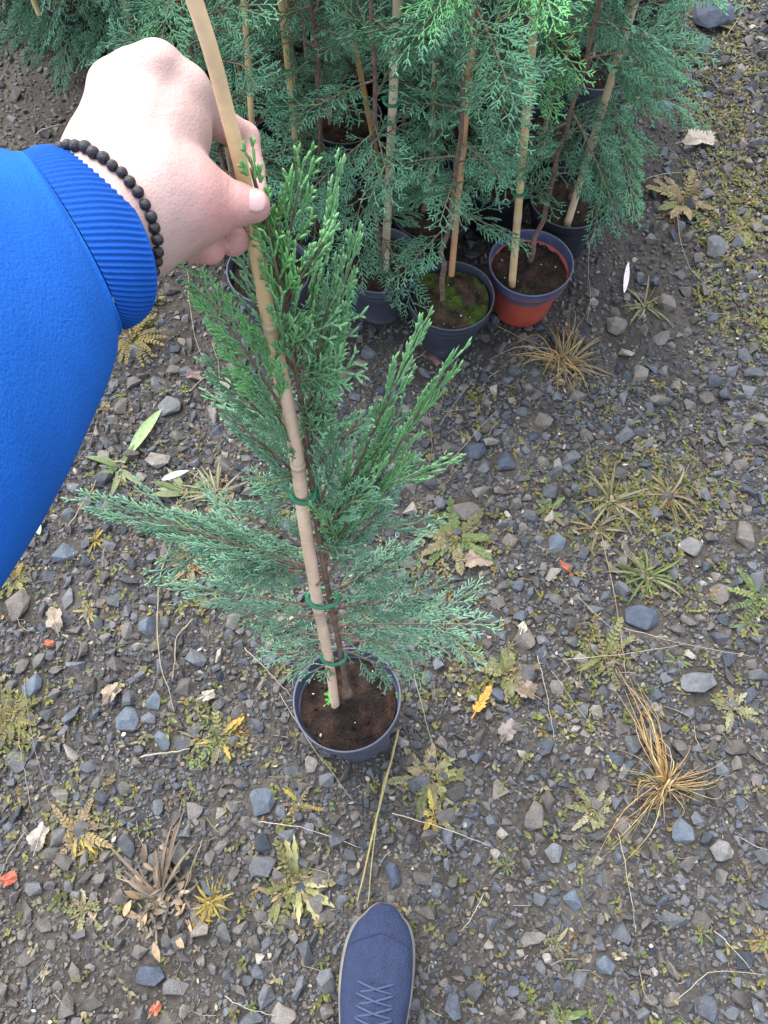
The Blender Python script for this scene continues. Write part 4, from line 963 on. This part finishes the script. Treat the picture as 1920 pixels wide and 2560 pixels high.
# nails
def nail(jt, jb, nv, L, ang, rad, shift=0.0):
    a = nrm(jt-jb); n_ = nrm(nv-a*np.dot(nv, a)); s = np.cross(a, n_); us = np.linspace(-1, 1, 13); mbn = MB(); vs = []
    for u in us:
        for v in us:
            # square to disc
            x_ = u*math.sqrt(1-v*v/2); y_ = v*math.sqrt(1-u*u/2); th = y_*ang
            vs.append(jt+a*(x_*L+shift)+(n_*math.cos(th)+s*math.sin(th))*(rad+.0005-(.0016 if abs(u) == 1 or abs(v) == 1 else 0)-max(0, x_)**2*.0022))
    i = np.arange(12)[:, None]*13; j = np.arange(12)[None, :]
    mbn.add(np.array(vs)-po0, np.stack([i+j, i+j+1, i+14+j, i+13+j], -1).reshape(-1, 4)); return mbn.build('nail', M_nail, hand)
tj = fingers[4]; nail(tj[4][0], tj[3][0], nrm(CAM-tj[4][0])+.35*UP+.25*RT, .0065, .85, .0094, .0015)
# cuff and sleeve
def sections(secs, n, rf, name, mt, m=60, par=None):
    """loft through closed sections; each: upper outline point, lower outline point, their depth, near point with its depth"""
    Cs = []; Us = []; Ws = []
    for (ax_, ay_, bx_, by_, d, nx_, ny_, nd) in secs:
        A_, B_ = P(ax_, ay_, d), P(bx_, by_, d); Cs.append((A_+B_)/2); Us.append((A_-B_)/2); Ws.append(P(nx_, ny_, nd)-(A_+B_)/2)
    Cs, Us, Ws = spline(Cs, m), spline(Us, m), spline(Ws, m); a = np.linspace(0, 2*np.pi, n, endpoint=False); t = np.linspace(0, 1, m)[:, None]
    k_ = 1+rf(t, a[None, :])
    v = Cs[:, None]+(np.cos(a)*k_)[..., None]*Us[:, None]+(np.sin(a)*k_)[..., None]*Ws[:, None]
    i = np.arange(m-1)[:, None]*n; j = np.arange(n)[None, :]; k = (j+1) % n; mb_ = MB()
    mb_.add(v.reshape(-1, 3)-po0, np.stack([i+j, i+n+j, i+n+k, i+k], -1).reshape(-1, 4)); return mb_.build(name, mt, par or person)
RIM = (150, 364, 298, 808, .402, 379, 603, .3765); SEAM = (52, 384, 290, 812, .372, 213, 600, .335)
MID = (98, 366, 297, 822, .386, 300, 598, .353)
NR = 92
sections([RIM, MID, SEAM], NR*6, lambda t, a: .011*np.cos(a*NR)*np.clip(t*7-.2, 0, 1)-.05*np.exp(-t*45)-.012*np.clip((t-.9)*10, 0, 1)+.008*np.sin(a*3+1), 'cuff', M_cuff, 60)
RIN = (160, 372, 293, 800, .4035, 372, 603, .3815)
sections([RIN, (120, 400, 285, 790, .39, 320, 600, .368)], 96, lambda t, a: -.07-.1*t+0*a, 'cuff_lining', M_cuff, 6)
SL = [(72, 424, 276, 780, .376, 196, 600, .345), (53, 386, 289, 812, .372, 209, 600, .336), (48, 376, 291, 830, .369, 198, 604, .330), (0, 364, 285, 885, .362, 165, 640, .315), (-90, 355, 262, 985, .345, 100, 700, .29), (-200, 350, 203, 1118, .32, 10, 790, .255),
      (-350, 350, 112, 1262, .295, -120, 880, .22), (-520, 400, 0, 1412, .275, -280, 1000, .19), (-700, 600, -150, 1600, .26, -450, 1200, .17), (-800, 900, -500, 1600, .235, -650, 1250, .19), (-790, 1200, -740, 1300, .215, -765, 1250, .21)]
sections(SL, 200, lambda t, a: (.024*np.sin(a*2+t*6+2)+.020*np.sin(a*3-t*11+1)+.010*np.sin(t*26+np.sin(a*2)*1.5)*np.exp(-t*2))*np.clip(t*6, 0, 1)+.02*np.exp(-((t-.05)/.03)**2)+.022*np.sin(t*55+3*np.sin(a+1))*np.exp(-((t-.16)/.09)**2)+.010*np.sin(a*7+t*20)*np.exp(-t*5)*np.clip(t*12, 0, 1), 'sleeve', M_fleece, 110)
# bracelet
mb = MB(); hp = []
for (x, y) in ((176, 366), (225, 380), (285, 412), (335, 462), (372, 530), (393, 600), (396, 650)):      # where the cuff edge meets the wrist
    v = nrm(P(x, y, 1)-CAM); q_ = Vh-CAM; dd = q_@v; off = np.linalg.norm(q_-dd[:, None]*v, axis=1); hp.append(Vh[np.argmin(dd+100*np.maximum(0, off-.002))])
hp = np.array(hp); bc = P(225, 585, .402); c0 = hp.mean(0); bn = np.linalg.svd(hp-c0)[2][2]; bn = bn*np.sign(np.dot(bn, P(400, 400, .41)-bc)); bc = bc-bn*np.dot(bc-c0, bn); bu = nrm(hp[0]-bc-bn*np.dot(hp[0]-bc, bn)); bw = np.cross(bn, bu)
dV = Vh-bc; near = np.abs(dV@bn) < .0022; ang = np.arctan2(dV[near]@bw, dV[near]@bu); rad_ = np.hypot(dV[near]@bw, dV[near]@bu)
bins = np.array([rad_[np.abs((ang-q+np.pi) % (2*np.pi)-np.pi) < .09].max() for q in np.linspace(-np.pi, np.pi, 73)[:-1]])
aa_ = np.linspace(-np.pi, np.pi, 2000); ra_ = np.interp(aa_, np.linspace(-np.pi, np.pi, 73)[:-1], bins, period=2*np.pi); pts_ = bc+(bu*np.cos(aa_)[:, None]+bw*np.sin(aa_)[:, None])*(ra_+.0006)[:, None]
cum = np.concatenate([[0], np.cumsum(np.linalg.norm(np.diff(pts_, axis=0), axis=1))]); nb = int(cum[-1]/.0058); rb = random.Random(4)
for k in range(nb):
    c = np.array([np.interp(cum[-1]*k/nb, cum, pts_[:, q]) for q in range(3)])+np.array([rb.uniform(-1, 1), rb.uniform(-1, 1), rb.uniform(-1, 1)])*.0004; br_ = rb.uniform(.0029, .0034)
    uu = np.linspace(0, np.pi, 7); vv = np.linspace(0, 2*np.pi, 11)[:-1]
    sv = np.array([[math.sin(p_)*math.cos(q_), math.sin(p_)*math.sin(q_), math.cos(p_)] for p_ in uu for q_ in vv])*br_
    i = np.arange(6)[:, None]*10; j = np.arange(10)[None, :]; kq = (j+1) % 10
    mb.add(sv+c-po0, np.stack([i+j, i+10+j, i+10+kq, i+kq], -1).reshape(-1, 4))
mb.build('bracelet', M_bead, person)

# shoe and trouser leg
def shoe():
    tx, ty = G(962, 2262, .045)[:2]; dirv = nrm(np.array([-.07, -1.0, 0])); sd = np.array([-dirv[1], dirv[0], 0])*-1
    Ls = .285; m = 40; n = 40; t = np.linspace(0, 1, m)
    half = np.interp(t, [0, .02, .06, .13, .25, .38, .6, .8, .93, 1], [.004, .021, .034, .0455, .0505, .050, .041, .037, .031, .010])
    half = np.convolve(np.pad(half, 2, mode='edge'), np.ones(5)/5, 'valid'); half[0] = .012; half[1] = .021
    ctr = np.array([tx, ty, 0])+dirv*(t*Ls)[:, None]; ctr[:, :2] += sd[:2]*(.006*np.sin(t*3.0))[:, None]
    def loft(z0f, z1f, hs, pw, name, mt, par):
        mb = MB(); a = np.linspace(0, 2*np.pi, n, endpoint=False); v = []
        for k in range(m):
            z0, z1 = z0f(t[k]), z1f(t[k]); zc = (z0+z1)/2; hh = (z1-z0)/2; h = half[k]*hs
            x_ = np.sign(np.cos(a))*np.abs(np.cos(a))**pw*h; z_ = zc+np.sign(np.sin(a))*np.abs(np.sin(a))**pw*hh
            v.append(ctr[k]+x_[:, None]*sd+z_[:, None]*np.array([0, 0, 1]))
        v = np.concatenate(v); i = np.arange(m-1)[:, None]*n; j = np.arange(n)[None, :]; kk = (j+1) % n
        cap = [[0, q+1, q] for q in range(1, n-1)]+[[(m-1)*n, (m-1)*n+q, (m-1)*n+q+1] for q in range(1, n-1)]
        mb.add(v-po0, np.stack([i+j, i+n+j, i+n+kk, i+kk], -1).reshape(-1, 4), cap); return mb.build(name, mt, par)
    up_ = loft(lambda s: .018, lambda s: np.interp(s, [0, .03, .1, .3, .45, .6, 1], [.03, .045, .058, .068, .085, .10, .095]), .95, .8, 'shoe', M_shoe, person)
    loft(lambda s: .002+.006*max(0, .15-s)/.15, lambda s: .030, 1.04, .45, 'sole', M_sole, up_)
    def top(s): return np.interp(s, [0, .03, .1, .3, .45, .6, 1], [.03, .045, .058, .068, .085, .10, .095])
    mb = MB()
    for q in range(6):
        s0 = .32+.045*q; c = np.array([np.interp(s0, t, ctr[:, k]) for k in range(3)]); zz = top(s0)
        for sg in (1, -1):
            p0 = c+sd*.024*sg+np.array([0, 0, zz-.002]); p1 = c+dirv*.006+np.array([0, 0, zz+.0075+.001*sg]); p2 = c-sd*.024*sg+dirv*.012+np.array([0, 0, zz-.001])
            tube(mb, spline([p0, p1, p2], 8)-po0, .0026, 6, (1, 1, 1), True, .6)
    mb.build('laces', M_lace, up_)
    mb = MB(); cap_ = []
    for q in np.linspace(-1, 1, 21):       # raised toe-cap seam
        s0 = .17-.055*(1-abs(q))**.7+.03*abs(q); c = np.array([np.interp(s0, t, ctr[:, k]) for k in range(3)]); hw = np.interp(s0, t, half)*.93
        xx = math.sin(q*1.45)*hw; zc = (.018+top(s0))/2; hh = (top(s0)-.018)/2
        cap_.append(c+sd*xx+np.array([0, 0, zc+hh*max(0, 1-(abs(xx)/(hw*1.005))**2.5)**.4+.0006]))
    tube(mb, np.array(cap_)-po0, .0011, 5, (1, 1, 1)); mb.build('toe_seam', M_shoe, up_)
    mb = MB(); tg = []
    for s0 in np.linspace(.33, .62, 12):
        c = np.array([np.interp(s0, t, ctr[:, k]) for k in range(3)]); tg.append(c+np.array([0, 0, top(s0)-.006]))
    tube(mb, np.array(tg)-po0, .021, 14, (1, 1, 1), True, .42, up=sd); mb.build('tongue', M_shoe, up_)
    mb = MB(); c = np.array([np.interp(.74, t, ctr[:, k]) for k in range(3)])
    lg = spline([c+np.array([0, -.01, .05]), c+np.array([0, -.05, .22]), c+np.array([.01, -.10, .45]), c+np.array([.02, -.16, .62])], 30)-po0
    tube(mb, lg, np.linspace(.062, .085, 30), 40, (1, 1, 1), False, 1, lambda r_, t_, a_: r_+.002*np.sin(a_*3+t_*12)+.0015*np.sin(t_*60+a_))
    mb.build('trouser_leg', M_trouser, person)
shoe()
print('total verts', sum(len(o.data.vertices) for o in bpy.data.objects if o.type == 'MESH'))
